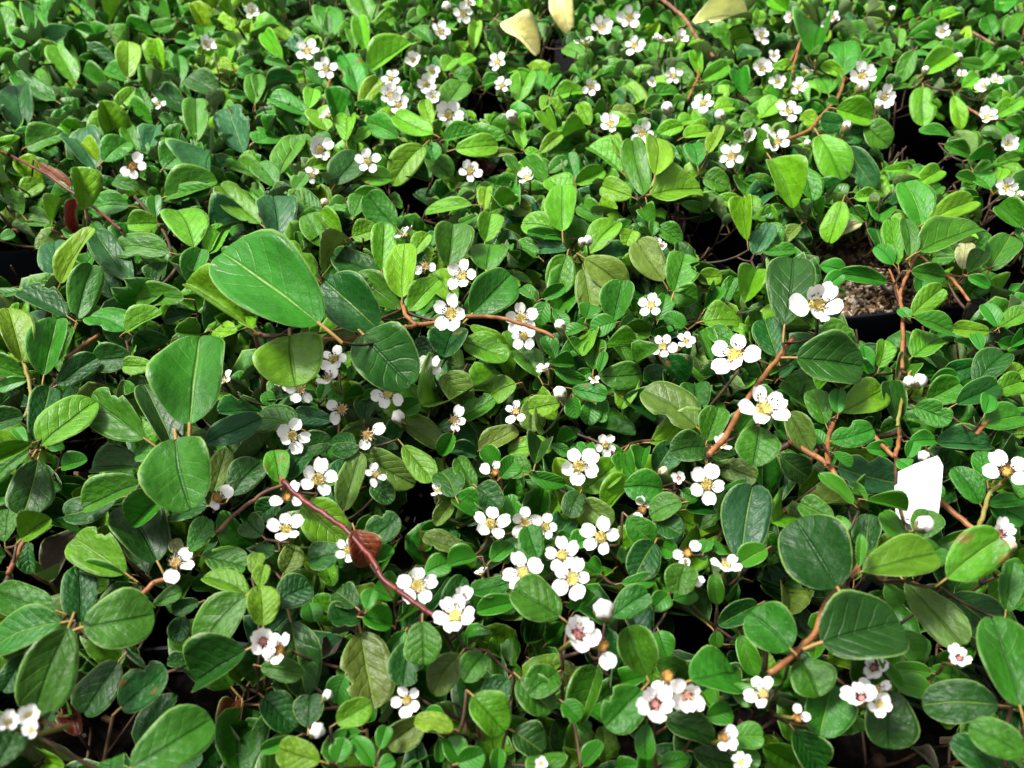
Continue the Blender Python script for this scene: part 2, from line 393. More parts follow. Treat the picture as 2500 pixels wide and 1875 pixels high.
# ------------------------------------------------------------------ leaves read off the photograph: base, tip, width, colour, height layer
LEAVES = {
1: "290,330,270,-20,190,g;60,330,-20,0,180,g;380,400,600,250,170,b;640,690,470,360,220,l,2;1080,650,1080,345,190,y,2.5;930,200,1060,-20,150,l;1170,220,1180,0,150,g;1440,190,1330,40,150,g;1480,190,1300,250,120,g;1480,330,1610,340,90,g;1510,720,1510,445,130,g,2;1720,340,1720,200,170,g;1960,590,1780,540,150,y;2000,590,2120,640,110,y;2020,450,1980,260,180,l;2100,420,2200,400,90,l;2010,560,2110,480,100,l;1680,420,1550,390,100,l;200,1080,110,690,260,b;470,850,170,680,180,g;1090,690,890,590,150,g;980,930,1120,740,130,l,2;930,790,700,600,140,g;1560,950,1310,720,170,d;1840,800,1590,640,200,d;1660,1190,1650,840,210,g,2;1270,960,1190,780,120,g;1290,1060,1080,900,130,g,2;220,1240,480,1110,190,g,2;810,1420,590,1070,280,b;830,1370,690,1195,120,y,2.5;870,1360,1060,1180,200,g;1170,1290,1060,1060,130,g;1380,1420,1600,1220,210,g,2;1760,1520,1750,1240,330,b,2;2060,1290,1920,920,270,b;1400,1659,1800,1520,220,g,2;2200,1500,1980,1400,170,g;1000,1680,760,1640,120,g;180,1660,330,1530,150,l;240,1500,130,1400,110,g;1180,1600,970,1520,130,g;330,1380,590,1580,100,r,2;0,1600,10,1400,80,r,2;620,250,810,280,80,d;1300,300,1060,230,110,g;720,380,1000,560,100,d;900,1050,880,1160,130,g;1340,990,1450,1010,80,g;2150,880,2140,600,170,g;1920,790,2080,810,70,l",
2: "650,330,600,0,240,g;630,280,620,140,70,y,2.5;560,290,430,130,150,g;1000,200,900,-30,230,g;1010,230,1200,100,140,l;940,430,880,150,140,l,2.5;850,420,810,210,100,g;970,600,1290,360,200,l,2;880,780,760,440,230,g,2;890,900,1040,690,150,y,2;10,240,120,170,100,l;330,340,140,220,110,l;240,500,90,280,130,l,2;290,560,100,500,80,g;330,190,410,220,130,g;1290,180,1400,120,110,g;1500,370,1350,200,140,g;1570,270,1680,130,150,g;1850,420,1880,170,110,y,2;1830,270,1680,340,80,l;1890,160,2020,120,70,l;440,590,560,690,100,g,2;310,590,440,590,80,g;450,960,150,800,160,g,2;460,920,500,720,140,l,2;380,700,110,720,110,d;620,1100,530,900,220,l,1.8;780,1190,760,920,170,l,2.5;1220,1160,930,1010,200,g,1.8;1140,970,1000,820,150,g;1620,900,1740,660,220,g,2;1510,1130,1210,1010,180,l,2.4;1500,1040,1440,870,120,l,2.6;1500,1200,1510,1310,150,g,2.6;1430,1230,1180,1500,230,l,2.2;1450,1330,1660,1470,170,g,1.8;1700,1260,2030,1200,180,l,2.5;1600,1180,1860,1110,130,g,2;680,1560,860,1270,260,d,2;890,1490,1130,1470,160,l,1.8;430,1430,680,1320,120,l,2;210,1480,340,1110,210,g;480,1350,350,1150,170,g;480,1180,640,1180,90,l;0,1200,170,1110,200,g;340,1600,440,1480,120,l,2;190,1580,20,1350,190,g;780,1220,970,1090,110,l;1680,560,1850,460,100,l;1600,600,1680,480,130,l;1680,620,1840,640,110,g;1450,610,1450,480,80,y;2080,620,2212,540,110,g;1930,720,2070,660,90,g;60,880,30,600,120,g;460,1060,360,980,90,l;1340,840,1360,710,90,g;1250,1480,1460,1500,150,d;830,1659,1090,1640,80,l;1900,1659,1990,1530,110,l;2100,1680,2080,1560,100,g;1740,1580,1860,1570,60,l;2212,1290,1950,1300,70,o",
3: "-60,190,230,390,190,c,3;400,-60,490,210,190,c,3;1550,200,2040,80,200,c,3;960,200,880,60,130,g;1080,200,1230,180,110,g;1100,110,1060,20,80,l;960,340,880,230,100,g;1050,310,1180,290,70,g;650,500,480,370,140,g;500,380,620,300,110,d;670,560,570,570,90,l;940,510,790,560,90,l;970,510,1040,650,100,l;1250,550,1250,350,130,g;1560,290,1400,180,120,l;1390,200,1300,110,90,l;1620,640,1560,430,100,l,2;1640,680,1870,520,150,l,2;1560,700,1420,580,140,g,2;1570,780,1690,740,90,l;1500,850,1390,880,110,g;1790,380,2050,290,160,l;2080,250,2140,60,110,l;2000,810,1950,590,150,g;2010,810,2140,790,120,g;1720,790,1900,700,110,g;2020,960,2212,920,170,g;90,860,160,600,190,l,2;250,780,250,580,120,g;350,760,380,600,140,g;390,810,620,740,120,l,2;290,930,350,790,120,l;1150,910,1010,700,140,l,2;1160,930,1280,820,80,y,2;1180,800,1430,760,110,g;1000,770,920,650,110,g;840,920,870,790,90,y;880,930,1070,930,110,o;410,1130,310,940,130,l,2;450,1170,650,1080,120,l;270,1290,440,1130,110,l,2;130,1250,90,1100,120,l;140,1270,280,1320,90,l;690,1050,610,890,130,y;700,1020,840,920,100,g;1480,1060,1280,1120,130,l,2;1480,1160,1700,1070,130,l,2;1690,1290,1790,1090,110,y,2.5;960,1330,890,1120,100,l,2.5;960,1450,700,1240,210,l,2;1240,1480,1290,1110,240,l,4;1160,1659,1060,1230,220,g,3;1200,1640,1620,1540,280,l,3;1040,1659,800,1560,190,l,2.6;1600,1400,1560,1180,170,g,2;570,1550,800,1440,140,l,2;570,1550,510,1290,150,g;530,1680,350,1500,200,l,2;320,1540,140,1350,150,g;330,1460,480,1360,110,l;90,1450,-20,1330,90,g;2000,1650,2010,1480,220,g;1650,1500,1850,1560,170,g;1690,1680,1700,1560,90,g;1740,930,1890,880,120,l;1970,1070,2110,990,140,g;1430,1050,1560,990,110,l;1690,1080,1580,940,110,l;1880,1200,2000,1130,110,g;1110,1050,1010,980,60,l;1350,1440,1440,1370,90,l;-20,620,80,540,110,l",
4: "450,500,480,190,290,g,2.5;680,640,690,330,240,g,3;400,460,540,420,70,o,3;920,760,980,570,150,g,2;630,920,920,1000,200,l,3.4;690,1040,500,1030,170,d,3;480,1140,670,1480,260,l,3;80,1350,260,1700,260,l,3;330,1390,440,1659,170,g,2;720,1240,930,1560,210,b,2.4;870,1060,1080,1180,210,g,2.4;470,1050,340,980,120,l,2.5;560,790,500,640,160,g,2;660,770,600,620,80,g,2.5;690,640,510,540,100,l,3.3;1030,190,850,210,110,o;1160,240,1160,385,110,l;1290,430,1180,640,140,g;1360,620,1610,450,180,l,2;1340,700,1240,690,100,g;1240,720,1090,740,60,g;1360,740,1370,1010,190,l,2,B;1620,810,1680,1060,120,l,2;1590,1150,1350,1090,80,g;1540,1220,1760,1290,120,g,2;1740,1350,1950,1330,120,g,2;1960,1380,2190,1290,100,g;1930,1600,1800,1450,150,g;1990,1540,2040,1400,110,l,2;1800,1540,1650,1480,90,l;1290,1570,1520,1420,150,l,2;1010,1440,1290,1400,90,l,2;1140,1640,1400,1600,150,g;1400,1659,1520,1560,100,g;1640,1640,1820,1650,60,l;770,1620,1070,1560,160,g;1040,1680,960,1490,150,l;220,90,80,-20,150,l;80,570,260,530,90,l;230,510,230,410,80,g;160,860,40,750,150,g;-20,1000,130,870,180,l;840,500,990,430,100,g;1090,490,1030,340,100,g;970,530,1110,540,100,g;840,490,790,370,90,g;1280,320,1420,330,120,g;1270,280,1330,140,120,g;1340,140,1530,50,140,g;1500,170,1680,50,110,l;1960,300,1890,160,130,g;2080,320,2190,100,140,g;2060,350,2212,310,120,g;2010,110,2080,-20,150,g;1690,300,1800,240,100,g;1750,160,1860,80,90,g;1690,740,1840,610,130,l,2;1830,600,1950,480,110,g;1660,520,1840,560,90,g;1710,1240,1860,1150,130,g;2030,1160,1870,1090,100,g;1960,980,2180,850,150,l;2050,1010,2212,1050,90,l;1900,820,2070,770,90,g;2130,1470,2212,1560,110,l;900,900,900,770,60,o;640,880,550,850,60,y,3.5;900,1130,690,1140,150,d,2",
5: "1090,150,730,140,210,g,2;1640,500,1500,110,330,l,2.5;1760,550,1870,300,180,l,1.8;1780,400,2080,240,220,b;1800,20,1380,60,140,g,2;2200,300,1880,30,220,l,2.3;1330,300,1090,300,170,l,2.3;1420,540,960,470,220,g,1.8;1320,240,1300,60,120,l,2;510,800,740,340,150,y,3.5;480,760,420,420,240,b,1.8;420,240,270,110,170,g;440,300,530,90,110,l,2;420,300,180,260,110,g;190,230,20,80,150,g;780,290,870,390,100,g;1120,790,840,430,230,b,1.6;700,690,770,540,130,b,1;1130,760,1010,590,120,d,1;650,1110,770,690,250,g,2.6;570,1080,190,860,210,d,2.5;1010,950,860,700,180,d,1;1310,800,1340,610,170,d,1;1590,780,1690,520,190,g,2;1550,930,1150,910,200,g,2.2;1060,1200,770,1040,250,g,2.2;1060,1210,1340,1050,150,l,2.4;1620,1060,1390,1090,150,d,1;190,1460,80,1010,240,y,3.5;370,1580,470,1120,270,g,2.2;330,1160,240,1010,170,b;180,870,-60,900,90,l;450,810,310,800,50,l;480,1659,800,1450,200,d,1.2;1110,1430,780,1450,230,d,1.6;1290,1500,1040,1490,150,l,2;1440,1280,1150,1400,150,d,1;2080,1150,1590,810,240,l,7,R;1600,1990,1640,1230,540,g,6;220,1590,-60,1480,180,g,2;640,90,640,360,100,r,1.5,D;1150,720,1230,630,90,r,0;1780,1300,1870,1300,70,y;1680,780,1900,740,80,l;0,420,100,370,80,d;1950,470,2120,430,70,l",
6: "553,1140,-260,518,620,g,9;1040,1180,610,790,400,d,6.5;1220,1010,870,730,220,g,4.5;1250,920,1260,470,250,y,5.5;1080,690,1100,310,220,l,3;1340,560,1460,380,140,y,3;1310,1030,1540,760,190,l,4.5;1840,1060,2160,730,330,g,4.2;1700,960,1520,700,200,l,2;1690,1180,1610,1400,290,d,2.5;920,1230,1280,1590,480,d,6;300,1240,340,1610,520,l,6.5;210,430,170,30,310,b,1.5;560,200,330,60,200,g;590,490,440,220,200,g,1.8;740,410,550,220,150,l,2.4;590,720,790,420,180,o,1.8;1030,690,690,600,220,d,2.4;1200,330,980,80,230,g,1.5;830,410,1030,330,170,l,2;840,240,900,30,170,g;1640,660,1680,310,300,g,2.2;1960,690,1990,460,300,g,1.8;1950,450,2000,220,200,l,2;1840,140,1450,160,110,l,2;1940,190,1960,-20,120,y,2.3;2000,200,2212,90,140,l,2;1880,230,1740,300,70,g;630,150,770,120,120,l;1770,1290,2120,1440,220,l,2;1820,1160,2100,1290,110,l,1.6;1340,1290,1470,1430,180,d,1;830,1490,820,1600,70,y,2;790,1550,700,1500,70,y,2;1800,1700,1580,1560,200,o,1;1100,1100,1280,1140,150,g,2",
7: "460,360,450,-30,250,l,3.2;440,360,140,270,200,l,2.4;520,420,180,380,90,g,2;680,550,900,270,200,l,2.4;560,430,620,230,150,g;790,280,600,130,170,g;200,200,-20,120,160,o;260,580,60,450,120,g;500,520,230,480,120,b;500,560,430,830,240,g,1.8;650,590,980,820,240,o,2;640,680,700,1000,220,o,1.5;1310,780,1100,450,250,o,2.4;1400,880,1490,560,270,g,2.2;1600,760,1800,740,140,l,2;1130,170,1220,270,140,g,2.2;1050,350,1000,460,150,l,2.3;1270,320,1450,430,150,g;1220,400,1230,280,90,g;2020,440,1990,80,170,l,2.4;2080,560,2212,330,170,b;1720,100,1960,110,110,l;1460,130,1640,160,90,g;890,1120,960,790,250,g,2.5;910,1130,720,1180,170,g,2.6;660,1100,700,970,180,g,1.8;730,1200,590,1130,100,y;290,930,470,830,110,y,2.2;330,960,260,1120,150,b;220,930,120,820,110,g;380,1020,490,1160,100,l;640,1180,480,1210,90,g,2;940,1230,1190,1200,160,g,2;930,1240,1060,1080,120,d,1;1270,1110,1340,890,140,d,1.2;1210,1240,1350,1240,110,o;1490,1170,1340,1070,130,l,2;1650,1120,1930,1080,200,l,2.4;1660,1020,1760,830,130,l,2;1810,990,1900,780,120,g;2000,960,2100,680,220,l;830,1340,1080,1310,140,l,2.3;720,1530,740,1290,180,g,1.8;770,1590,1110,1560,220,g,2.3;770,1560,810,1370,80,y,3;450,1430,620,1270,150,g,2;400,1430,310,1250,130,g;260,1590,80,1330,200,g,1.8;370,1480,550,1470,120,l,2;1290,1420,1460,1650,200,d,1.2;1720,1450,1630,1200,140,g,2;1940,1330,1720,1190,160,g,3;720,1550,580,1600,110,d;390,1530,640,1620,110,p,1.8;1400,870,1590,930,90,g",
8: "190,1160,250,540,380,d,6;130,1420,30,1100,250,d,4.5;290,1430,860,1470,400,d,6;500,1250,730,1190,150,g,4;490,650,700,690,130,l,2;520,850,660,740,130,l,5;1050,790,680,710,130,g,3.5;1110,640,970,480,140,g,3;1150,640,1090,260,160,l,3.5;1250,590,1240,240,150,g,4.5;1060,500,1050,330,100,l,2.5;1010,520,970,330,190,d,2;1350,330,1230,-80,260,g,3.4;1400,280,1800,80,190,l,3.4;1330,530,1830,290,290,g,4.5;1260,700,1560,740,150,g,4;1360,730,1350,860,130,p,2;1700,680,1720,450,140,p,2;1740,710,1870,500,150,g,3;1920,690,2100,390,230,g,3;1740,740,1920,820,90,g,3;1260,1070,1490,870,190,l,3;1250,1110,1170,1010,90,g,3;1280,1090,1620,1180,150,g,3;1920,1210,1640,1180,140,l,2;1990,1170,1890,970,130,l,2.5;2010,1170,2212,1060,150,l,2.3;1270,1420,1500,1230,230,l,2.3;990,1510,1050,1280,150,l,2.3;680,110,570,420,190,l,2.2;720,200,880,250,130,g;840,290,640,370,90,p,1.6;320,310,180,440,110,o;190,170,50,210,110,o;160,480,0,320,180,g;0,530,270,500,110,g;2200,330,2010,140,200,g,2;2212,450,2160,350,80,p;780,80,990,50,110,l;700,80,620,-30,120,g;1030,130,1110,210,60,l;1150,1650,1260,1470,190,g,2;1140,1520,1230,1390,90,g;1770,1340,1660,1250,120,d;1850,1370,1790,1200,100,y,2;1990,1300,2150,1350,120,g;2100,1340,2212,1250,110,l;1850,1480,1570,1560,170,d,1.6;1800,1650,2040,1370,230,d,2.4;2040,1659,2212,1500,160,l,2;1420,1659,1640,1580,150,g;900,1560,850,1350,120,g,2",
9: "340,580,720,180,300,l,4;280,540,420,70,240,d,3.4;270,560,-60,700,150,l,4.2;240,640,-50,820,130,g,3.4;200,330,-60,400,180,d,2;230,30,-60,100,110,l,2;1220,520,770,190,340,g,3.4;1480,640,1240,60,300,d,4;1480,520,1560,1030,520,g,5.5;1740,560,2150,340,220,b,2;1180,760,790,760,230,d,1.2;1180,900,720,1090,240,g,3.4;980,1030,590,1180,230,d,2.4;1370,990,1120,1230,260,g,3.2;1330,1560,1050,1060,400,d,2;1750,1090,1420,1130,220,d,2;1950,1000,2180,710,250,d,2;1800,980,1900,620,180,o,1.4;320,700,200,1150,330,d,2.4;180,1370,400,1200,220,l,3.4;1060,1659,640,1370,330,l,3.2,B;1600,1480,1770,1220,170,g,3;1730,1520,2060,1620,220,g,2.2;2212,1340,2070,1200,200,d,2;2130,1659,2170,1480,130,y,3;40,1390,40,1120,170,g,2;240,1400,240,1640,130,d;400,600,530,560,130,d,.5;540,500,620,370,110,d,.5;520,760,720,700,140,d,0;420,1220,660,1290,80,d,0;1330,640,1140,640,150,g,2.4;220,560,120,430,90,p,3.6;1450,1380,1520,1480,110,p,2",
10: "370,430,30,330,250,g;660,370,370,310,150,b;660,550,420,590,200,d,1.2;890,600,680,640,130,d,2;860,570,650,510,130,g,2;930,360,950,150,160,d,1.4;900,640,1310,880,270,o,1.2;1260,580,1490,880,200,l,2.2;1290,400,1580,560,190,o,1.3;1270,400,1170,530,150,d,1.3;1730,360,2010,210,170,g,2;1600,-20,1800,230,230,o,2;1680,480,1580,650,140,d,2.2;1640,600,1870,650,130,b,1.2;1900,620,2200,440,170,o;2060,760,1940,610,150,d;1700,1010,1580,780,240,d,3;1870,930,1720,710,150,g,3;1880,930,2060,1090,230,d,3;1680,1020,1870,1140,190,g,3;1670,1060,1540,1240,130,o,1.6;1720,1250,1430,1290,90,d,1;1770,1470,1450,1370,150,o,1.5;1880,1520,1650,1570,170,d,2;2080,850,2212,690,170,l,2;1010,900,1150,1030,180,d,2;760,1130,880,660,200,o,1.3;660,1060,760,700,170,b,1;620,930,740,730,220,g,1.3;220,890,170,620,200,l,2.3;260,860,440,600,200,d,2;420,1080,740,1370,330,l,2;220,1050,30,1180,180,d,1.4;960,1400,1210,1200,230,d,2.2;880,1330,1000,1190,150,d,1.2;740,1480,470,1530,230,d,2;250,1659,350,1430,200,o,1.2;180,1470,10,1480,150,d;2212,60,1980,150,200,l,2.2;760,180,920,130,90,g;920,190,1040,120,70,g;1220,300,1390,220,150,d,2;90,130,150,230,110,l;560,190,600,40,110,d;620,180,750,160,110,d;1440,1659,1640,1560,180,d;2000,1550,2160,1400,150,d,2;850,1290,940,1570,250,r,3,D;1010,1560,1160,1450,120,r,2.6,D",
11: "540,100,820,170,150,g,2.2;550,170,570,340,130,g,2.2;440,220,190,260,180,l,2.2;190,200,190,460,200,o,1.4;700,210,680,380,160,b;800,180,800,380,110,o;1590,420,1190,100,300,o,3,B;970,170,1250,330,230,d,1.2;1600,290,1580,40,240,d,2;1680,540,1770,270,220,g,3.4;1640,350,1650,240,80,l,3.6;1670,590,1420,610,250,d,4;1240,800,1390,570,220,b,1.3;1050,850,980,640,170,g,2.2;1120,800,1150,600,150,g,1.8;1310,950,1040,930,260,g,3;1470,1060,1210,1130,200,g,3;1050,870,830,1100,190,y,1.3;640,960,920,720,250,l,2;230,740,290,530,200,d,3;200,790,-40,760,200,g,2.2;180,830,470,900,130,g,2.2;610,980,530,1150,190,d,2;370,600,30,600,170,y,1.4;370,570,510,650,90,g;640,680,560,560,110,g;720,680,650,570,120,g;410,560,560,490,110,o;620,1050,860,1230,210,o,1.4;1010,1180,1210,1370,220,g,3;1250,1240,1450,1300,190,d,2.2;1240,1400,1110,1640,270,d,2.4;1500,1120,1730,1100,170,d,1;250,1530,170,1270,200,g,3;190,1540,-20,1400,180,d,2;90,1230,0,1010,150,d,2;400,1420,530,1340,150,d;1740,740,2080,860,200,o;1820,950,2050,890,90,l;1730,680,2090,820,180,g;1970,1560,2060,970,380,b,2;2180,1450,1960,1570,180,d,2;2120,420,2080,700,330,g,5;960,1440,980,1560,80,d;1650,1480,1680,1370,120,g;1740,1470,1830,1440,150,d;1300,1440,1420,1480,150,o;540,1440,690,1340,150,d;780,1659,680,1560,130,d;1460,960,1590,1030,120,g,2",
12: "670,300,1050,60,280,l,4;590,540,930,430,200,g,4;540,400,420,110,200,g,3.2;640,310,640,120,130,y,4.4;540,600,430,450,110,l,3;600,640,770,720,90,g,4;1150,390,1080,50,180,d,3;640,760,1140,870,330,b,1.2;230,300,400,600,200,o,3.2;150,660,400,830,220,d,1.3;1400,200,1660,60,230,g,2;1290,250,1580,360,200,g,3;1250,540,1470,520,130,g,3;1230,680,1280,550,110,g,3;1150,700,1230,770,120,d,3;880,600,1090,620,120,d,2;1470,560,1910,570,200,b,1.6;1640,230,2020,20,210,d,3;1860,420,2200,300,220,g,3;1880,310,1930,140,130,l,3.8;1960,130,2212,30,190,l,2;1840,1070,1650,780,200,g,3;1900,880,1850,630,180,g,3;1960,880,2160,600,230,d,1.4;1920,1080,2212,1030,120,l,2;1930,1070,2020,1190,100,l;2020,1120,2212,1200,170,g;890,1040,1220,1110,130,g,4;1200,1390,1030,1150,150,g,3;1350,1370,1400,1110,240,g,4;600,1210,340,1060,200,g,3;770,1070,510,820,110,g,3;640,1780,300,1230,540,d,6;870,1480,900,1170,210,d,2;650,1340,680,1180,120,l,3;850,1640,1450,1420,330,l,6.4;1250,1659,1500,1420,260,g,5.4;1560,1700,1960,1390,350,l,6;1830,1310,1510,1420,120,g,3;2020,1659,2212,1560,140,g,2;820,1600,840,1340,80,p,7.5;760,980,900,960,150,r,1.2,D;740,890,880,1040,50,y,2",
13: "470,330,20,200,270,g,3;520,430,-80,560,330,g,5;680,440,640,-30,270,d,3;700,470,1220,330,450,g,5;580,470,320,1140,420,g,5;200,700,30,1000,200,d,3;1000,760,700,1170,300,d,1.6;1020,1150,1400,840,300,d,2.4,B;1100,90,690,0,130,g,3;2080,200,1680,590,330,g,3;2080,660,1640,900,400,d,3;1100,1659,1720,1230,420,g,4.6;930,1750,920,1570,260,g,3;-40,1659,160,1250,250,d,8;330,1350,430,1200,120,d,6;1540,380,1490,580,160,d,0;1590,760,1420,760,120,d,0;1290,280,1530,180,120,g,2;1680,260,1450,330,130,d;2090,200,1740,0,190,l,3;1020,620,1200,780,60,d,1;1500,1659,1700,1560,150,d,1",
14: "180,270,460,110,260,d,3;80,460,60,130,250,y,4;50,130,80,-50,130,y,3.4;860,300,690,160,210,d,3;950,320,1000,170,130,l,4;880,360,650,430,220,d,3;920,390,1150,440,200,d,3;1180,240,1020,130,160,d;310,420,440,990,320,d,2;900,510,1010,1110,400,o,2.2,B;1420,420,1420,760,290,g,4;1310,600,1260,960,270,d,3;1280,500,1130,680,120,g,2;60,800,380,860,180,g,3;770,870,680,1100,200,d,1;460,260,500,400,180,d,1;700,1280,970,1120,210,y,3;1440,1250,1140,1460,230,o,2;1060,1500,1120,1310,130,y,3;1680,1330,1380,1250,160,y,3;1600,1280,1470,1160,110,y,2.4;1010,1640,850,1410,150,l,3;700,1610,760,1420,170,g,3;560,1600,240,1500,250,y,4;340,1400,70,1510,110,o,2;80,1060,330,1300,260,d,1;460,1320,490,1070,230,d,2;900,1350,650,1420,90,d,1;1050,1650,1180,1590,110,l,3;1740,700,1520,1000,250,o,2;1850,1050,2120,1320,300,l,3;1720,1620,1930,1540,190,g,3;1750,1640,1640,1420,190,d,2;2050,1690,2060,1500,120,d,2;1560,1400,1580,1600,90,o,2;2200,80,1860,180,160,g,2;2200,260,1900,330,160,d,2;1600,330,1760,40,180,d,2;1950,700,1800,880,220,g,2.4;2150,900,1990,1100,240,d,1.8",
15: "440,380,80,130,330,g,3.4;560,340,690,170,170,d;1170,880,1020,490,300,g,3;1540,920,1930,770,430,g,3;1130,1000,850,1290,330,g,3;1170,1280,1160,1570,160,g,2.2;1330,1260,1740,1380,230,d,2.2;1680,1230,1880,1170,180,d,2;1870,1400,2130,1400,200,d,2.2;1890,960,2060,1100,170,g,3;1860,1480,2080,1659,180,d;1560,1520,1870,1600,200,d,1;640,1640,790,1450,130,d,1;330,1750,280,1520,330,g,3;1290,1620,1500,1560,130,d,1;880,380,1160,200,230,g,2;1350,190,1240,300,160,d;1400,240,1560,190,160,d;1490,-60,1440,160,250,g,3;960,100,1230,60,130,g,2;2110,280,1800,440,180,d,1.4;1960,540,2090,860,160,d,1;1270,500,1340,700,180,d,1.2;760,800,600,1250,250,g,1.4;460,1100,600,1240,170,y,2;1740,20,1770,260,130,r,0;1760,500,1770,640,110,r,0;570,1250,690,1330,100,d,1;100,900,350,1150,280,g,2;420,850,200,1000,250,g,2.4;50,1350,300,1500,260,d,2",
16: "500,600,1150,400,560,d,6;240,650,-80,350,380,g,5;330,740,480,1020,340,g,4;600,950,520,1340,370,g,3;1090,1000,1120,1450,390,d,3;1210,90,1660,610,290,o,3.4;1040,110,1180,270,150,g,4;1600,200,1930,500,330,d,2.4;1180,500,1330,720,200,d,1.4;2180,1140,1960,400,380,g,6.5;2000,1130,1430,1100,330,d,4;1430,860,1160,830,140,d,2;1440,1030,1170,940,180,d,2;270,1340,480,1659,270,d,1;2212,1560,1830,1330,280,g,6.5;2000,1659,1640,1440,250,d,5;2060,330,2100,-40,200,g,4;1420,820,1610,870,130,d;690,1280,740,1370,90,d,1;810,1230,840,1340,90,d,1;980,720,1180,960,90,g,4;310,640,450,620,100,g,4;170,900,20,930,90,g,3",
}
ZB = np.full((236, 314), np.inf)
def stamp(px, py, hx, hy, ang, d):
    ca, sa = math.cos(ang), math.sin(ang)
    R_ = max(hx, hy) + 8
    for iy in range(max(0, int((py - R_) / 8)), min(236, int((py + R_) / 8) + 1)):
        for ix in range(max(0, int((px - R_) / 8)), min(314, int((px + R_) / 8) + 1)):
            dx, dy = ix * 8 + 4 - px, iy * 8 + 4 - py
            a, b = (dx * ca + dy * sa) / hx, (-dx * sa + dy * ca) / hy
            if a * a + b * b < 1 and d < ZB[iy, ix]: ZB[iy, ix] = d

def place_leaf(k, me, base, axis, normal, length, width, col, name='leaf'):
    x = axis.normalized(); y = normal.cross(x).normalized(); z = x.cross(y)
    M = Matrix(((x.x * length, y.x * width, z.x * (length + width) * .5, base.x),
                (x.y * length, y.y * width, z.y * (length + width) * .5, base.y),
                (x.z * length, y.z * width, z.z * (length + width) * .5, base.z), (0, 0, 0, 1)))
    row_light = {'T': 1.36, 'B': 1.28, 'L': 1.12, 'C': 1.2, 'P': 1.12, 'R': 1.1, 'M': 1.0, 'N': 1.0, 'A': .88, 'Z': .70}[k[0]]  # rear rows brightened, front rows darkened: fall of light put into leaf colour
    if name == 'leaf': col = tuple(min(.8, v * row_light) for v in col[:3]) + (1,)
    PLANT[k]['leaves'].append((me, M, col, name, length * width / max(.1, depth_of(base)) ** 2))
    PLANT[k]['targets'].append((M @ Vector((-.19, 0, -.055)), .00055))

NL = 0
for tile, s in LEAVES.items():
    for item in s.split(';'):
        q = item.split(',')
        bx, by = T(tile, float(q[0]), float(q[1])); tx, ty = T(tile, float(q[2]), float(q[3]))
        wpx = float(q[4]) * K; ck = q[5]; lay = float(q[6]) if len(q) > 6 else 1.4
        flag = q[7] if len(q) > 7 else ''
        mxp, myp = (bx + tx) / 2, (by + ty) / 2
        p0 = at_z(mxp, myp, .131)
        zc = canopy(p0.x, p0.y) + (lay - 1.5) * .0072 + rng.uniform(-.0015, .0015)
        t0 = depth_of(at_z(mxp, myp, zc))
        Lpx = math.hypot(tx - bx, ty - by); ay = (by - ty) / Lpx
        slope = ay * .42 + rng.uniform(-.18, .18)
        if ck in 'xrc': slope *= .5
        ratio = Lpx / wpx
        if ratio < 1.1: slope += (.35 if slope >= 0 else -.35)
        dl = slope * Lpx * t0 / FPX
        B = at_t(bx, by, t0 - dl / 2); Tp = at_t(tx, ty, t0 + dl / 2)
        ax = Tp - B
        view = (EYE - (B + Tp) / 2).normalized()
        n = view * .62 + Vector((0, 0, 1)) * .55 + Vector((rng.uniform(-1, 1), rng.uniform(-1, 1), rng.uniform(-.3, .3))) * .32
        n = (n - ax.normalized() * n.dot(ax.normalized())).normalized()
        cross = n.cross(ax.normalized())
        comp = max(.6, math.sqrt(max(.01, 1 - cross.dot(view) ** 2)))
        wid = wpx * t0 / FPX / comp * 1.04
        me = DEAD[1] if ck == 'c' else rng.choice(BIG) if lay < 4.4 else BIG[rng.choice((0, 1, 3, 5, 7))]
        if flag == 'B': me = rng.choice(BIGB)
        elif flag == 'R': me = ROLL
        elif flag == 'D' or ck == 'x': me = rng.choice(DEAD)
        elif rng.random() < .11 and lay < 5: me = rng.choice(BIGB)
        k, _ = nearest(B if lay < 5 else at_z(bx, by, .12))
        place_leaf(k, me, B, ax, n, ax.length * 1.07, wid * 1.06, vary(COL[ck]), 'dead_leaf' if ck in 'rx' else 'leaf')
        stamp(mxp, myp, Lpx * .47, wpx * .47, math.atan2(ty - by, tx - bx), t0 + abs(dl) * .25)
        NL += 1

# ------------------------------------------------------------------ flowers
def petal_mesh(seed, cup):
    r = random.Random(seed); V, F = [], []; n, m = 5, 5
    for i in range(n + 1):
        u = i / n
        for j in range(m):
            v = j / (m - 1) * 2 - 1
            hw = .176 * math.sqrt(max(0, 1 - (2 * min(max(u, .03), .985) - 1.06) ** 2 / 1.06 ** 2)) * (1 + .06 * math.sin(3 * u + seed))
            x = .155 + .345 * u - .02 * (u > .9) * (abs(v) < .4) * r.random()
            z = cup * (v * hw) ** 2 * 6 + cup * .25 * u * u + .016 * math.sin(5 * u + seed * 2.1 + 3 * v) + r.uniform(-.006, .006)
            V.append((x + .012 * math.sin(4.7 * v + seed), v * hw, z + .04))
    for i in range(n):
        for j in range(m - 1):
            q = i * m + j; F.append((q, q + m, q + m + 1, q + 1))
    N = len(V); V += [(a, b, c - .012) for a, b, c in V]
    F += [tuple(N + x for x in reversed(f)) for f in F]
    me = mesh('petal', V, F); me.materials.append(M_PETAL); return me
PET = [petal_mesh(i, c) for i, c in enumerate((.25, .4, .15, .3))]
PETH = [petal_mesh(10 + i, c) for i, c in enumerate((.5, .6, .45))]
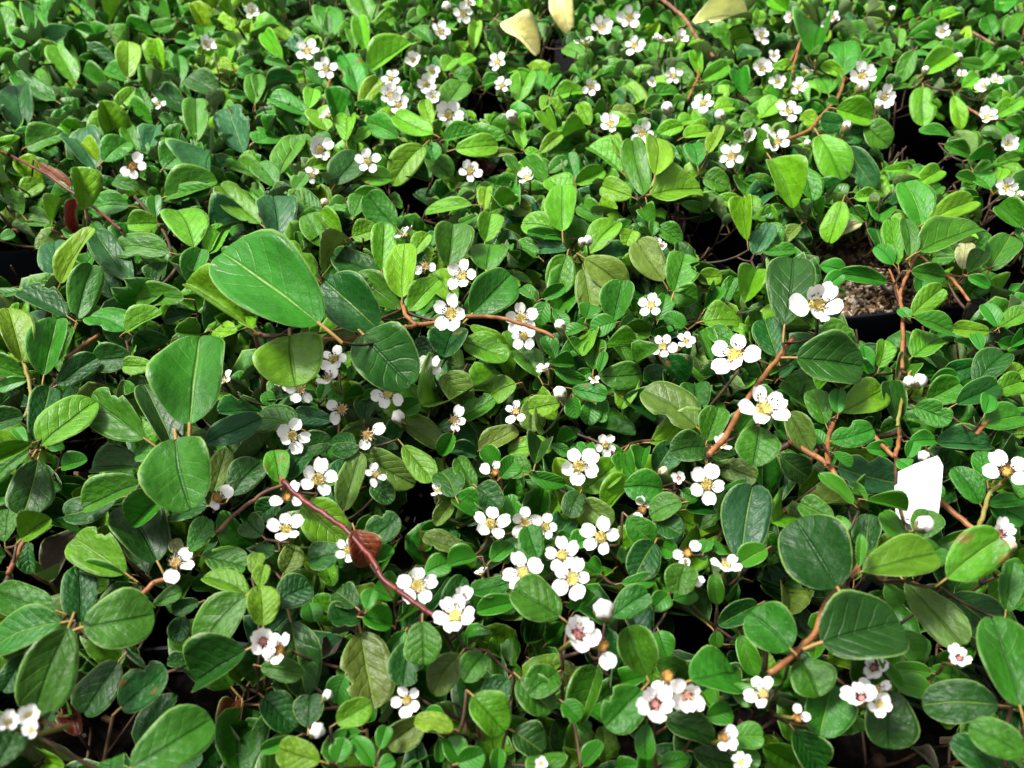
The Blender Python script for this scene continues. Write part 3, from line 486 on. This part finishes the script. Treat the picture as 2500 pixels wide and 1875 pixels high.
def cone(V, F, MI, a, b, r0, r1, mi, n=4):
    d = (b - a).normalized(); x = d.orthogonal().normalized(); y = d.cross(x); k = len(V)
    for p, r_ in ((a, r0), (b, r1)):
        for q in range(n): V.append(p + x * r_ * math.cos(q * 2 * math.pi / n) + y * r_ * math.sin(q * 2 * math.pi / n))
    for q in range(n): F.append((k + q, k + (q + 1) % n, k + n + (q + 1) % n, k + n + q)); MI.append(mi)
def stamens_mesh(seed, spread, mats, n=17):
    r = random.Random(seed); V, F, MI = [], [], []
    for i in range(n):
        an = i * 6.283 / n * 1.0 + r.uniform(-.15, .15); rr = r.uniform(.05, .13); s = spread * r.uniform(.6, 1.25)
        a = Vector((math.cos(an) * rr, math.sin(an) * rr, .05)); b = Vector((math.cos(an) * (rr + s), math.sin(an) * (rr + s), .05 + r.uniform(.10, .19)))
        cone(V, F, MI, a, b, .011, .008, 0, 3)
        d = (b - a).normalized(); cone(V, F, MI, b - d * .012, b + d * .022, .019, .012, 1, 4)
    me = mesh('stamens', V, F, True, MI)
    for m in mats: me.materials.append(m)
    return me
STA = [stamens_mesh(1, .06, (M_FIL, M_ANTH), 22), stamens_mesh(2, .10, (M_FIL, M_ANTH), 20), stamens_mesh(3, .04, (M_FIL, M_ANTH), 22)]
STP = [stamens_mesh(4, .045, (M_PINK, M_ANTH), 22), stamens_mesh(5, .06, (M_FIL, M_PINK), 24)]
STO = [stamens_mesh(6, .07, (M_CENTOLD, M_ANTH), 30), stamens_mesh(7, .10, (M_FIL, M_ANTH), 28)]
def centre_mesh(m, k=1):
    rings = []
    for rr, z in ((.03, -.10), (.10, -.05), (.155, .01), (.15, .05), (.10, .06), (.02, .045)):
        rr *= k; rings.append([(rr * math.cos(i * .7854) * (1 + .08 * (i % 2)), rr * math.sin(i * .7854) * (1 + .08 * (i % 2)), z) for i in range(8)])
    V, F = loft(rings); F.append(tuple(40 + i for i in range(8)))
    me = mesh('flower_centre', V, F); me.materials.append(m); return me
CENM = centre_mesh(M_CENT); CENO = centre_mesh(M_CENTOLD, .8); CENP = centre_mesh(M_CENTP, .5)
def bud_mesh(m):
    V, F = [], []; nu, nv = 7, 15
    for i in range(nu + 1):
        th = math.pi * (i / nu)
        for j in range(nv):
            ph = j / nv * 6.283 + (i / nu) * .9
            rr = .5 * math.sin(th) * (1 + .17 * math.cos(5 * ph - 2 * i / nu)) + .004
            V.append((rr * math.cos(ph), rr * math.sin(ph), .52 - .5 * math.cos(th) * 1.12))
    for i in range(nu):
        for j in range(nv): F.append((i * nv + j, i * nv + (j + 1) % nv, (i + 1) * nv + (j + 1) % nv, (i + 1) * nv + j))
    me = mesh('bud', V, F); me.materials.append(m); return me
BUD = bud_mesh(M_PETAL); BUDT = bud_mesh(M_BUDTAN)
def calyx_mesh():
    rings = []
    for rr, z in ((.10, -.30), (.30, -.10), (.46, .14), (.56, .38)):
        rings.append([(rr * math.cos(i * .6283), rr * math.sin(i * .6283), z + (.24 if (i % 2 and z > .2) else 0)) for i in range(10)])
    V, F = loft(rings); me = mesh('calyx', V, F); me.materials.append(M_CALYX); return me
CAL = calyx_mesh()
# x, y, width (photo scaled to 2212 wide), kind: o open, h half-open cup, p pink-centred cup, a ageing (petals lost), s seen from the side, b bud, t tan bud [, layer]
FL = "445,98,40,h;544,25,35,h;665,112,48,o;705,150,42,o;230,238,30,s;342,225,30,a;288,360,55,a;690,325,55,h;711,252,38,s;674,380,34,a;795,350,48,o;893,132,36,h;932,155,32,h;845,170,38,o;843,207,46,h;862,228,44,h;920,183,40,h;937,210,34,h;968,250,58,h;1015,370,48,o;1140,385,40,h;950,70,40,o;1001,30,42,o;1012,8,30,o;965,18,18,b;1075,135,38,o;1083,185,34,o;1108,255,22,b;1299,62,44,h;1360,38,46,o;1265,96,42,s;1370,100,42,o;1428,90,38,s;1468,83,30,h;1277,188,34,o;1453,164,36,o;1410,178,22,h;1520,224,46,o;1320,268,44,h;1388,288,50,o;1442,238,22,b;1558,252,20,b;1580,338,52,o;1615,295,38,p;1650,290,38,o;1677,307,52,o;1644,78,34,h;1645,150,44,h;1709,40,30,h;1798,38,26,o;1783,55,24,h;1738,156,32,s;1680,179,34,h;1726,189,36,o;1671,120,26,o;1861,166,52,h,3.6;1860,190,22,b,3;1909,212,48,h,3.4;1899,232,18,b,3;1703,243,50,o,2.6;1827,276,18,b,3;1746,311,14,b;2035,69,32,h;1927,23,12,b;2071,127,16,b;1998,154,14,b;2076,162,24,h;2127,188,34,h;2150,176,28,h;2132,255,40,h;2176,312,38,h;2173,406,44,h;2201,424,16,b;875,511,46,s;920,575,52,a;1000,597,62,o,3;976,678,80,o,5.6;722,776,56,o;712,820,56,s;927,796,62,o;612,825,44,a;650,842,56,a;738,884,66,a;840,850,62,o;632,942,66,o;794,940,70,a;980,908,56,a;861,904,26,b;687,1036,80,o,3;810,1026,46,a;622,1075,62,a,3;619,1145,72,o,3;1068,1022,54,a;1060,1132,72,o;945,1062,34,s;752,1190,54,o,2;1125,688,66,o,3;1132,727,54,o,2.6;1408,660,50,o;1432,748,50,o;1482,738,38,o;1178,800,32,s;1257,526,16,b,2.6;1270,522,18,b,2.8;1212,706,22,b;1283,822,22,s;1418,522,24,h;1432,532,22,h;1588,768,92,o,6;1766,660,108,h,7;1966,828,22,b,4;1983,826,26,b,4;1650,885,105,o,6.2;1251,1008,80,o;1308,962,44,o,1;1527,1047,78,o,3;1467,1034,30,p;1430,1019,18,t,3.2;1212,853,26,b,2.6;1115,890,50,a;1298,1160,78,o;1133,1128,66,o;1180,1138,54,o,2;1215,1200,72,o;1131,1238,80,o;1238,1250,84,o;1487,1195,62,a;1386,1100,56,a,2;1560,962,44,s,3;1568,1222,56,s,1.6;2175,1020,80,a,4;2158,1155,66,p,4;2183,1182,22,t,4;1992,1136,34,b,5;1996,990,22,b,3;62,1545,44,h,9;70,1578,40,h,9;15,1560,44,h,9;468,1080,66,a;379,1218,76,a;487,822,36,s;902,1265,78,o,3;985,1332,88,h,4.2;1000,1296,56,p,4.4;568,1386,66,p,4;605,1405,72,a,3.8;880,1512,64,o,2;683,1580,30,b,3;705,1504,20,b,2;1245,1372,92,p,4.4;1298,1395,80,a,4.2;1307,1322,40,b,4.4;1443,1460,86,a,4;1415,1522,88,p,4.4;1485,1502,84,p,4.4;1560,1594,64,a,3;1600,1648,40,h,3;1500,1258,34,s,2;1650,1500,74,a,3.4;1720,1550,56,a,3;1862,1510,74,p,4;1892,1490,64,a,3.8;1900,1520,50,h,4;1886,1443,60,p,3.4;2072,1424,52,p,3.4;700,440,16,t,2.4;1040,1240,30,s,2;1170,1650,30,h,3"
FLOW = []
for item in FL.split(';'):
    q = item.split(','); px, py, dpx = float(q[0]) * 2500 / 2212, float(q[1]) * 2500 / 2212, float(q[2]) * 2500 / 2212
    kd = q[3]; lay = float(q[4]) if len(q) > 4 else 2.5
    p0 = at_z(px, py, .131); z = canopy(p0.x, p0.y) + (lay - 1.5) * .0072 + .002
    p = at_z(px, py, z); t = depth_of(p); size = dpx * t / FPX * 1.15
    view = (EYE - p).normalized()
    n = view * .75 + Vector((0, 0, .35)) + Vector((rng.uniform(-1, 1), rng.uniform(-1, 1), rng.uniform(-.4, .4))) * .38
    if kd == 's': n = Vector((rng.uniform(-.6, .6), rng.uniform(-.1, .7), 1)); size *= 1.1
    if kd in 'bt': n = Vector((rng.uniform(-.9, .9), .25 + rng.uniform(-.4, .4), 1)); size *= .92
    n.normalize()
    k, _ = nearest(p if lay < 5 else at_z(px, py, .12))
    FLOW.append((k, p, n, size, kd))
    stamp(px, py, dpx * .5, dpx * .5, 0, t - .002)
    base = p - n * size * (.12 if kd not in 'bt' else .2)
    foot = base - n * .004 - Vector((0, 0, .006)) + Vector((rng.uniform(-.003, .003), rng.uniform(0, .005), 0))
    PLANT[k]['stems'].append(([base + n * size * .05, base - n * .003, foot], .0006, M_GREENST, 'flower_stalk'))
    PLANT[k]['targets'].append((foot, .0006))

# ------------------------------------------------------------------ stems plain to see (photograph pixels), radius in mm, bark, layer
ST = [
 ("689,1175;741,1221;790,1254;851,1299;909,1366;940,1418;1025,1479;1106,1537", 1.35, M_RED, 3.4),
 ("526,1302;580,1250;640,1206;700,1180", 1.0, M_BROWN, 2.4),
 ("620,812;701,833;794,830;889,822;960,806;1019,793", 1.15, M_ORANGE, 5.4),
 ("982,738;993,772;1019,793;1060,787;1155,772;1225,778;1304,801;1350,822", 1.25, M_ORANGE, 4),
 ("1732,1111;1775,1059;1807,1001;1860,926;1903,871;1938,822", 1.5, M_ORANGE, 4.6),
 ("2203,900;2203,856;2204,778;2198,720;2216,668;2239,622", 1.15, M_ORANGE, 2.6),
 ("2200,740;2193,715;2172,657", .8, M_ORANGE, 2.6),
 ("2239,622;2280,650;2311,671;2340,700;2369,735", 1.05, M_ORANGE, 2.4),
 ("2311,671;2358,674;2390,664;2424,651", .7, M_ORANGE, 2.4),
 ("1929,1079;1980,1108;2022,1134;2051,1177", 1.5, M_ORANGE, 2.6),
 ("2022,1134;2020,1100;2022,1070;2032,1040;2045,1007", 1.2, M_ORANGE, 3),
 ("2129,1062;2160,1092;2184,1117", 1.3, M_ORANGE, 2.2),
 ("2184,1117;2194,1080;2198,1050", 1.2, M_ORANGE, 2.6),
 ("2294,1221;2340,1262;2381,1293;2410,1310", 1.5, M_ORANGE, 2.2),
 ("2389,1293;2402,1250;2415,1209;2447,1175", 1.1, M_GREENST, 3.2),
 ("1600,-14;1640,18;1674,49;1703,95;1743,139", 1.9, M_BROWN, 2.8),
 ("1993,-5;1967,64;1941,145;1934,180", 1.1, M_ORANGE, 2.4),
 ("2000,5;1985,40;1958,95;1930,150", .9, M_ORANGE, 2.2),
 ("0,368;43,388;116,428;191,480;237,512;295,561", 1.05, M_RED, 2.6),
 ("1915,344;1976,318;1999,289;2045,240;2062,188", 1.4, M_ORANGE, 2.6),
 ("159,877;200,846;240,819", 1.3, M_ORANGE, 1.4),
 ("1880,1645;1976,1563;2000,1510;2022,1467;2086,1395;2110,1350", 1.3, M_ORANGE, 4.6),
 ("20,1402;40,1360;60,1322", 1.2, M_ORANGE, 2.4),
 ("336,1463;355,1442;378,1424;420,1410", 1.3, M_ORANGE, 2.6),
 ("1680,242;1692,215;1703,191;1706,165", 1.1, M_ORANGE, 2),
 ("1298,72;1320,40;1345,10", 1.1, M_BROWN, 1.6),
 ("1240,128;1290,130;1320,95;1360,50", .9, M_BROWN, 1.2),
 ("2375,80;2420,105;2460,130;2500,158", 1.3, M_BROWN, 1.6),
 ("795,242;800,215;806,190", 1.2, M_ORANGE, 2),
 ("1050,70;1062,42;1075,10", 1.1, M_BROWN, 2),
 ("1185,70;1205,50;1222,30", 1.1, M_BROWN, 2),
 ("62,1020;75,960;60,890", 1.0, M_GREENST, 3),
 ("30,560;110,575;200,582;270,590", 1.0, M_BROWN, .6),
 ("390,1160;430,1135;445,1112", .7, M_GREENST, 3),
 ("330,480;370,530;405,575;430,650", 1.2, M_TWIG, 1.6),
 ("2360,262;2385,278;2400,286", 1.2, M_ORANGE, 1.6),
 ("2190,1040;2200,985;2210,940;2225,905", .9, M_GREENST, 3.4),
 ("2385,1060;2410,1030;2440,1000", 1.0, M_ORANGE, 3),
 ("1410,1060;1470,1085;1500,1110", .8, M_TWIG, 1),
]
def bez(a, b, sag, n=4, r=rng):
    d = (b - a).length; m = (a + b) / 2 + Vector((r.uniform(-1, 1), r.uniform(-1, 1), 0)) * d * .10 - Vector((0, 0, sag))
    return [a * (1 - s) ** 2 + m * 2 * s * (1 - s) + b * s * s for s in [i / n for i in range(n + 1)]]
for s, rad, m, lay in ST:
    P = []
    for c_ in s.split(';'):
        px, py = map(float, c_.split(',')); p0 = at_z(px, py, .131)
        P.append(at_z(px, py, canopy(p0.x, p0.y) + (lay - 1.5) * .0072))
    k, _ = nearest(P[len(P) // 2] if lay < 4.5 else at_z(*map(float, s.split(';')[len(P) // 2].split(',')), .12))
    PLANT[k]['stems'].append((P, rad * .001, m, 'stem'))
    c = PLANT[k]['c']
    end = min((P[0], P[-1]), key=lambda q: (q - c).length)
    PLANT[k]['targets'].append((end - Vector((0, 0, .001)), rad * .0009))

# ------------------------------------------------------------------ smaller sprigs filling the canopy
GAPS = [(4, "1110,800;1260,790;1290,980;1350,1020;1500,920;1560,1100;1540,1380;1640,1500;1700,1659;1530,1659;1500,1480;1300,1370;1010,1350;1060,1050"),
 (8, "1530,0;1980,60;2000,300;1850,330;1830,200;1800,40"), (8, "1850,330;2000,280;2140,420;2140,800;2000,900;1900,700"),
 (6, "1210,180;1300,60;1450,190;1740,290;1540,340;1500,480;1470,360;1280,330;1230,250"), (2, "900,1560;1200,1500;1260,1659;1000,1659"),
 (2, "1480,1480;1640,1480;1620,1659;1480,1659"), (2, "1640,1300;2100,1320;2100,1560;1980,1500;1700,1480"),
 (5, "0,500;320,530;320,700;400,790;300,810;0,830"),
 (7, "1700,380;1960,330;2060,420;2000,560;1960,720;1850,560"), (8, "380,640;480,430;860,430;1060,600;1300,900;1700,930;1870,1030;1640,1200;1280,1200;1180,1370;830,1350;740,1230;640,1100;560,800"),
 (7, "1290,180;1500,200;1950,380;1960,720;1900,780;1800,670;1600,560;1450,400"),
 (9, "760,370;780,540;1200,560;900,620;780,800;700,950;480,640;540,520;620,380"),
 (13, "1220,350;1450,350;1450,700;1600,900;1900,1000;1900,1400;1750,1240;1400,1200;1430,850;1000,560"), (13, "600,1180;1150,1200;1150,1430;900,1560;620,1600;450,1400"),
 (15, "1380,380;1640,300;1700,640;1500,700;1390,600"), (16, "520,1400;900,1440;1300,1350;1650,1450;1700,1659;530,1659"),
 (10, "1190,900;1500,900;1500,1250;1400,1400;1240,1600;1200,1250"), (3, "200,480;430,300;560,560;470,640;400,600"), (4, "850,540;1130,560;1130,680;920,650"),
 (2, "1800,780;2060,800;2000,1040;1830,1020"), (14, "560,860;760,860;700,1250;560,1300"), (9, "430,1200;640,1280;620,1650;300,1650")]
GP = [[T(t, *map(float, c_.split(','))) for c_ in s.split(';')] for t, s in GAPS]
def in_gap(x, y):
    for P in GP:
        ins = False; j = len(P) - 1
        for i in range(len(P)):
            if (P[i][1] > y) != (P[j][1] > y) and x < (P[j][0] - P[i][0]) * (y - P[i][1]) / (P[j][1] - P[i][1]) + P[i][0]: ins = not ins
            j = i
        if ins: return True
    return False
def hidden_ok(pts):
    for p in pts:
        x, y, d = proj(p)
        if 0 <= x < 2500 and 0 <= y < 1875:
            if in_gap(x, y): return False
            if d < ZB[int(y / 8), int(x / 8)] + .004: 
                if ZB[int(y / 8), int(x / 8)] < 10: return False
    return True
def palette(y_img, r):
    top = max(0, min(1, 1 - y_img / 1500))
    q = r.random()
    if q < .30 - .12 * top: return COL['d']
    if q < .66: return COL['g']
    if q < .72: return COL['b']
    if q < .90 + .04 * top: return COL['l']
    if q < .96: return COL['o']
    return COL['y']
def sprig(tip, direc, nleaf, size, y_img, yel=0):
    k, dist = nearest(tip)
    if dist > .088: return 0
    r = rng; d = direc.normalized(); a1 = d.orthogonal().normalized(); a2 = d.cross(a1)
    ln = nleaf * size * .20; ph = r.uniform(0, 6.28); cnt = 0
    base = tip - d * ln
    for i in range(nleaf):
        f = i / max(1, nleaf - 1)
        an = ph + i * 2.4
        out = a1 * math.cos(an) + a2 * math.sin(an)
        el = .15 + 1.05 * f ** 1.6 + r.uniform(-.2, .2)
        ax = out * math.cos(el) + d * math.sin(el)
        ax.z = max(ax.z, -.35); ax.normalize()
        L = size * (1.12 - .5 * f ** 2) * r.uniform(.8, 1.15); Wd = L * r.uniform(.56, .76)
        b = base + d * ln * f + ax * L * .19
        n = d * .9 + Vector((0, 0, .5)) - out * .25 * f + Vector((r.uniform(-1, 1), r.uniform(-1, 1), 0)) * .25
        n = n - ax * n.dot(ax)
        if n.length < .05: n = -out
        n.normalize(); y = n.cross(ax)
        pts = [b, b + ax * L * .5, b + ax * L, b + ax * L * .5 + y * Wd * .45, b + ax * L * .5 - y * Wd * .45]
        if not hidden_ok(pts): continue
        col = palette(y_img, r)
        if f > .8 and r.random() < .6: col = COL['l'] if r.random() < .6 else COL['y']
        if yel and r.random() < yel: col = COL['y'] if r.random() < .5 else COL['l']
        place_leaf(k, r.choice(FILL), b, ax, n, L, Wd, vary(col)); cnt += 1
    if cnt:
        PLANT[k]['stems'].append(([base, base + d * ln * .5 + a1 * .0008, tip - d * .001], .0006, M_GREENST, 'twig'))
        PLANT[k]['targets'].append((base, .0007))
    return cnt
def fill(step, zlo, zhi, smin, smax, ymin=.04, ymax=.74, prob=1):
    y = ymin; tot = 0
    while y < ymax:
        xm = min(.43, .16 + .50 * y + .05)
        x = -xm
        while x < xm:
            px, py = x + rng.uniform(-.5, .5) * step, y + rng.uniform(-.5, .5) * step
            z = canopy(px, py) + rng.uniform(zlo, zhi)
            tip = Vector((px, py, z)); X, Y, d_ = proj(tip)
            if rng.random() < prob:
                k, _ = nearest(tip); c = PLANT[k]['c']
                dv = Vector(((px - c.x) * 7, (py - c.y) * 7 - .15, 1)) + Vector((rng.uniform(-1, 1), rng.uniform(-1, 1), 0)) * .55
                drop = max(0, min(1, (Y - 700) / 600))
                tip.z -= drop * .012
                if rng.random() < drop * .22: x += step; continue
                yel = .75 if (430 < X < 640 and -40 < Y < 200) else 0
                tot += sprig(tip, dv, rng.choice((4, 5, 5, 6)), rng.uniform(smin, smax), Y, yel)
            x += step
        y += step * .9
    return tot
nf = fill(.0250, -.014, .002, .0165, .0235)
nf += fill(.0270, -.032, -.014, .017, .024)
nf += fill(.0200, -.012, .001, .012, .018, ymin=.36, prob=.7)
nf += fill(.036, .004, .012, .019, .026, ymin=.22, prob=.45)
nf += fill(.024, -.016, -.004, .012, .017, ymin=.06, ymax=.36, prob=.6)

# ------------------------------------------------------------------ grow the twigs, then make the objects
def tube(V, F, P, r0, r1, n=5):
    k0 = len(V); up = Vector((.3, .2, 1))
    for i, p in enumerate(P):
        d = (P[min(i + 1, len(P) - 1)] - P[max(i - 1, 0)])
        d = d.normalized() if d.length > 1e-9 else Vector((0, 0, 1))
        x = d.cross(up); x = x.normalized() if x.length > .05 else d.orthogonal().normalized(); y = d.cross(x)
        r_ = r0 + (r1 - r0) * i / max(1, len(P) - 1)
        for q in range(n):
            an = q * 2 * math.pi / n; V.append(p + x * r_ * math.cos(an) + y * r_ * math.sin(an))
    for i in range(len(P) - 1):
        for q in range(n): F.append((k0 + i * n + q, k0 + i * n + (q + 1) % n, k0 + (i + 1) * n + (q + 1) % n, k0 + (i + 1) * n + q))
    F.append(tuple(k0 + q for q in reversed(range(n)))); F.append(tuple(k0 + (len(P) - 1) * n + q for q in range(n)))
def resample(P, n):
    out = []
    for i in range(len(P) - 1):
        a, b = P[i], P[i + 1]; p0 = P[max(0, i - 1)]; p3 = P[min(len(P) - 1, i + 2)]
        for s in range(n):
            t = s / n
            out.append(.5 * ((2 * a) + (b - p0) * t + (2 * p0 - 5 * a + 4 * b - p3) * t * t + (3 * a - p0 - 3 * b + p3) * t ** 3))
    return out + [P[-1]]
protos = {}
for k in KEYS:
    pl = PLANT[k]; c = pl['c']; r = random.Random(hash(k) % 1 + len(k) * 7)
    V, F = [], []
    nodes = [c + Vector((0, 0, z)) for z in (-.012, .0, .008, .014)]
    tube(V, F, nodes, .0028, .0022, 7)
    # visible stems
    for P, rad, m, nm in pl['stems']:
        if nm == 'twig':
            continue
        vv, ff = [], []
        if nm == 'stem':
            Q = resample(P, 6)
            Q = [q + Vector((noise.noise(q * 300), noise.noise(q * 310 + Vector((5, 0, 0))), noise.noise(q * 290))) * .0005 for q in Q]
            rad *= .70; tube(vv, ff, Q, rad * 1.08, rad * .92, 8)
            for q in Q[2::5]:                       # swollen leaf joints
                d = Vector((r.uniform(-1, 1), r.uniform(-1, 1), r.uniform(.2, 1))).normalized()
                tube(vv, ff, [q, q + d * rad * .9, q + d * rad * 1.5], rad * .85, rad * .2, 5)
        else: tube(vv, ff, P, rad * .8, rad * 1.1, 5)
        o = obj(nm, mesh(nm, vv, ff), None, m); put(o, k)
    arr = np.array([tuple(p) for p in nodes])
    tg = sorted(pl['targets'], key=lambda q: (q[0] - c).length)
    for p, rad in tg:
        a = np.array(tuple(p)); dd = arr - a
        dist = np.sqrt((dd ** 2).sum(1)) + 1.5 * np.maximum(0, arr[:, 2] - a[2] + .002)
        i = int(dist.argmin()); s = Vector(arr[i])
        D = (p - s).length
        if D < .0004: continue
        P = bez(s, p, min(.006, D * .15), 4 if D < .03 else 6, r)
        for q in P[1:-1]: q.z = min(q.z, max(s.z, p.z))
        tube(V, F, P, max(rad, .0005) * (1.25 if D > .02 else 1.0), max(rad * .9, .00045), 5)
        arr = np.vstack([arr, [tuple(q) for q in P[1:]]])
    for P, rad, m, nm in pl['stems']:
        if nm == 'twig': tube(V, F, P, rad, rad * .8, 5)
    o = obj('branches', mesh('branches', V, F), None, M_TWIG); put(o, k)
    # leaves
    lv = sorted(pl['leaves'], key=lambda q: -q[4])
    c_inv = Matrix.Translation(-c)
    for me, M, col, nm, _ in lv[:300]:
        if me.name not in protos: protos[me.name] = bpy.data.objects.new('leaf', me)
        o = protos[me.name].copy(); o.name = nm
        C.objects.link(o); o.parent = pl['e']; o.matrix_parent_inverse = c_inv; o.matrix_basis = M; o.color = col
    rest = lv[300:]
    if rest:
        vv, ff, mi, uv = [], [], [], []
        for me, M, col, nm, _ in rest:
            k0 = len(vv); vv += [M @ v.co for v in me.vertices]
            for pg in me.polygons: ff.append(tuple(k0 + i for i in pg.vertices)); mi.append(pg.material_index)
            us = [None] * len(me.vertices); ud = me.uv_layers[0].data
            for l in me.loops: us[l.vertex_index] = tuple(ud[l.index].uv)
            uv += us
        me = mesh('small_leaves', vv, ff, True, mi, uv); me.materials.append(M_TOP); me.materials.append(M_UND)
        o = obj('small_leaves', me); put(o, k); o.color = COL['g'] + (1,); o['kind'] = 'stuff'
for o in protos.values(): bpy.data.objects.remove(o)
# flowers
for k, p, n, size, kd in FLOW:
    x = n.orthogonal().normalized(); x.rotate(Matrix.Rotation(rng.uniform(0, 6.28), 3, n)); y = n.cross(x)
    M = Matrix(((x.x, y.x, n.x, p.x), (x.y, y.y, n.y, p.y), (x.z, y.z, n.z, p.z), (0, 0, 0, 1))) @ Matrix.Scale(size, 4)
    if kd in 'bt':
        f = obj('flower_bud', BUD if kd == 'b' else BUDT); put(f, k)
        f.matrix_basis = M @ Matrix.Translation((0, 0, -.3)); obj('calyx', CAL, f)
        continue
    old = kd == 'a'
    f = obj('flower', CENO if old else CENP if kd == 'p' else CENM); put(f, k); f.matrix_basis = M
    st = obj('stamens', rng.choice(STO if old else STP if kd == 'p' else STA), f)
    ids = list(range(5))
    if old: rng.shuffle(ids); ids = ids[:rng.choice((2, 3, 3, 4))]
    if kd == 's': rng.shuffle(ids); ids = ids[:4]
    lift = {'o': .10, 'a': .02, 's': .22, 'h': .26, 'p': .38}[kd]
    for i in ids:
        pe = obj('petal', rng.choice(PETH if kd in 'hp' else PET), f)
        sc = rng.uniform(.82, 1.10)
        pe.matrix_basis = Matrix.Rotation(i * 1.2566 + rng.uniform(-.13, .13), 4, 'Z') @ Matrix.Rotation(-lift + rng.uniform(-.22, .22), 4, 'Y') @ Matrix.Rotation(rng.uniform(-.25, .25), 4, 'X') @ Matrix.Diagonal((sc, sc * rng.uniform(.92, 1.12) * (1.10 if kd in 'hp' else 1), 1, 1))

# ------------------------------------------------------------------ white plastic label standing in its pot
def tag_obj():
    pts = [T(12, *q) for q in ((1150, 800), (1290, 735), (1480, 665), (1500, 690), (1530, 752), (1515, 960), (1490, 1170), (1400, 1300), (1240, 1240), (1130, 1180), (1120, 920), (1146, 902))]
    cx, cy = T(12, 1320, 960); z = .144
    ctr = at_z(cx, cy, z); n = (EYE - ctr).normalized() * .8 + Vector((-.1, 0, .12)); n.normalize()
    W = []
    for px, py in pts:
        d = ray(px, py); t = (ctr - EYE).dot(n) / d.dot(n); W.append(EYE + d * t)
    dn = (W[8] - W[2]).normalized(); sd_ = n.cross(dn).normalized()
    mid = (W[8] + W[9]) / 2
    N = len(W); VV = W + [v - n * .0006 for v in W]
    F = [tuple(range(N)), tuple(reversed(range(N, 2 * N)))] + [(i, N + i, N + (i + 1) % N, (i + 1) % N) for i in range(N)]
    top = (W[8] + W[9] + W[6]) / 3 - n * .0004; bot = Vector((top.x, top.y + .008, .076)); q = len(VV); ex = Vector((.0026, 0, 0)); ey = Vector((0, .0007, 0))
    VV += [top - ex, top + ex, top + ex + ey, top - ex + ey, bot - ex * .5, bot + ex * .5, bot + ex * .5 + ey, bot - ex * .5 + ey]
    F += [tuple(q + z for z in f_) for f_ in ((0, 1, 5, 4), (1, 2, 6, 5), (2, 3, 7, 6), (3, 0, 4, 7), (4, 5, 6, 7))]
    o = obj('plant_label', mesh('plant_label', VV, F, False), None, M_TAG)
    bm = bmesh.new(); bm.from_mesh(o.data); bmesh.ops.recalc_face_normals(bm, faces=bm.faces); bm.to_mesh(o.data); bm.free()
    tag(o, 'blank white plastic plant label with a broken top edge among the leaves', 'plant label')
tag_obj()
# ------------------------------------------------------------------ dry fallen leaves
def litter(tile, a, b, wpx, z, col, label, me):
    B = at_z(*T(tile, *a), z); Tp = at_z(*T(tile, *b), z + .006); ax = Tp - B
    t = depth_of(B); o = bpy.data.objects.new('fallen_leaf', me); C.objects.link(o)
    x = ax.normalized(); n = Vector((.1, -.35, 1)); n = (n - x * n.dot(x)).normalized(); y = n.cross(x)
    L = ax.length; W_ = wpx * K * t / FPX * 1.2
    o.matrix_world = Matrix(((x.x * L, y.x * W_, n.x * L * .6, B.x), (x.y * L, y.y * W_, n.y * L * .6, B.y), (x.z * L, y.z * W_, n.z * L * .6, B.z), (0, 0, 0, 1)))
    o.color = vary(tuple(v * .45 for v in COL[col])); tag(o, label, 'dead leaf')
litter(9, (690, 1300), (390, 1640), 200, .104, 'x', 'large curled grey dry leaf lying below a bitten light green leaf', DEAD[1])
litter(5, (880, 1540), (850, 1659), 90, .104, 'x', 'narrow grey dry leaf standing between dark leaves by a short orange twig', DEAD[1])
litter(14, (690, 550), (610, 700), 130, .104, 'x', 'grey-brown dry leaf in shade beside a large bitten leaf', DEAD[1])
litter(13, (600, 1130), (620, 1330), 160, .100, 'r', 'rust orange dead leaf in deep shade beneath dark drooping leaves', DEAD[1])
litter(13, (1990, 1090), (1930, 1420), 190, .098, 'r', 'fibrous brown dead leaf on dark soil beside yellow-green leaves', DEAD[0])
litter(16, (1270, 1500), (1480, 1659), 70, .105, 'x', 'pale grey shrivelled leaf scrap in the black gap under round leaves', DEAD[0])
litter(2, (1930, 1480), (2000, 1360), 140, .094, 'r', 'brown dead leaf on open soil behind a single open blossom', DEAD[1])
litter(7, (1340, 280), (1450, 360), 110, .097, 'x', 'tan dry leaf inside the bare curved pot rim', DEAD[1])
print('hand leaves', NL, 'fill leaves', nf, 'objects', len(bpy.data.objects), {k: len(PLANT[k]['leaves']) for k in KEYS})
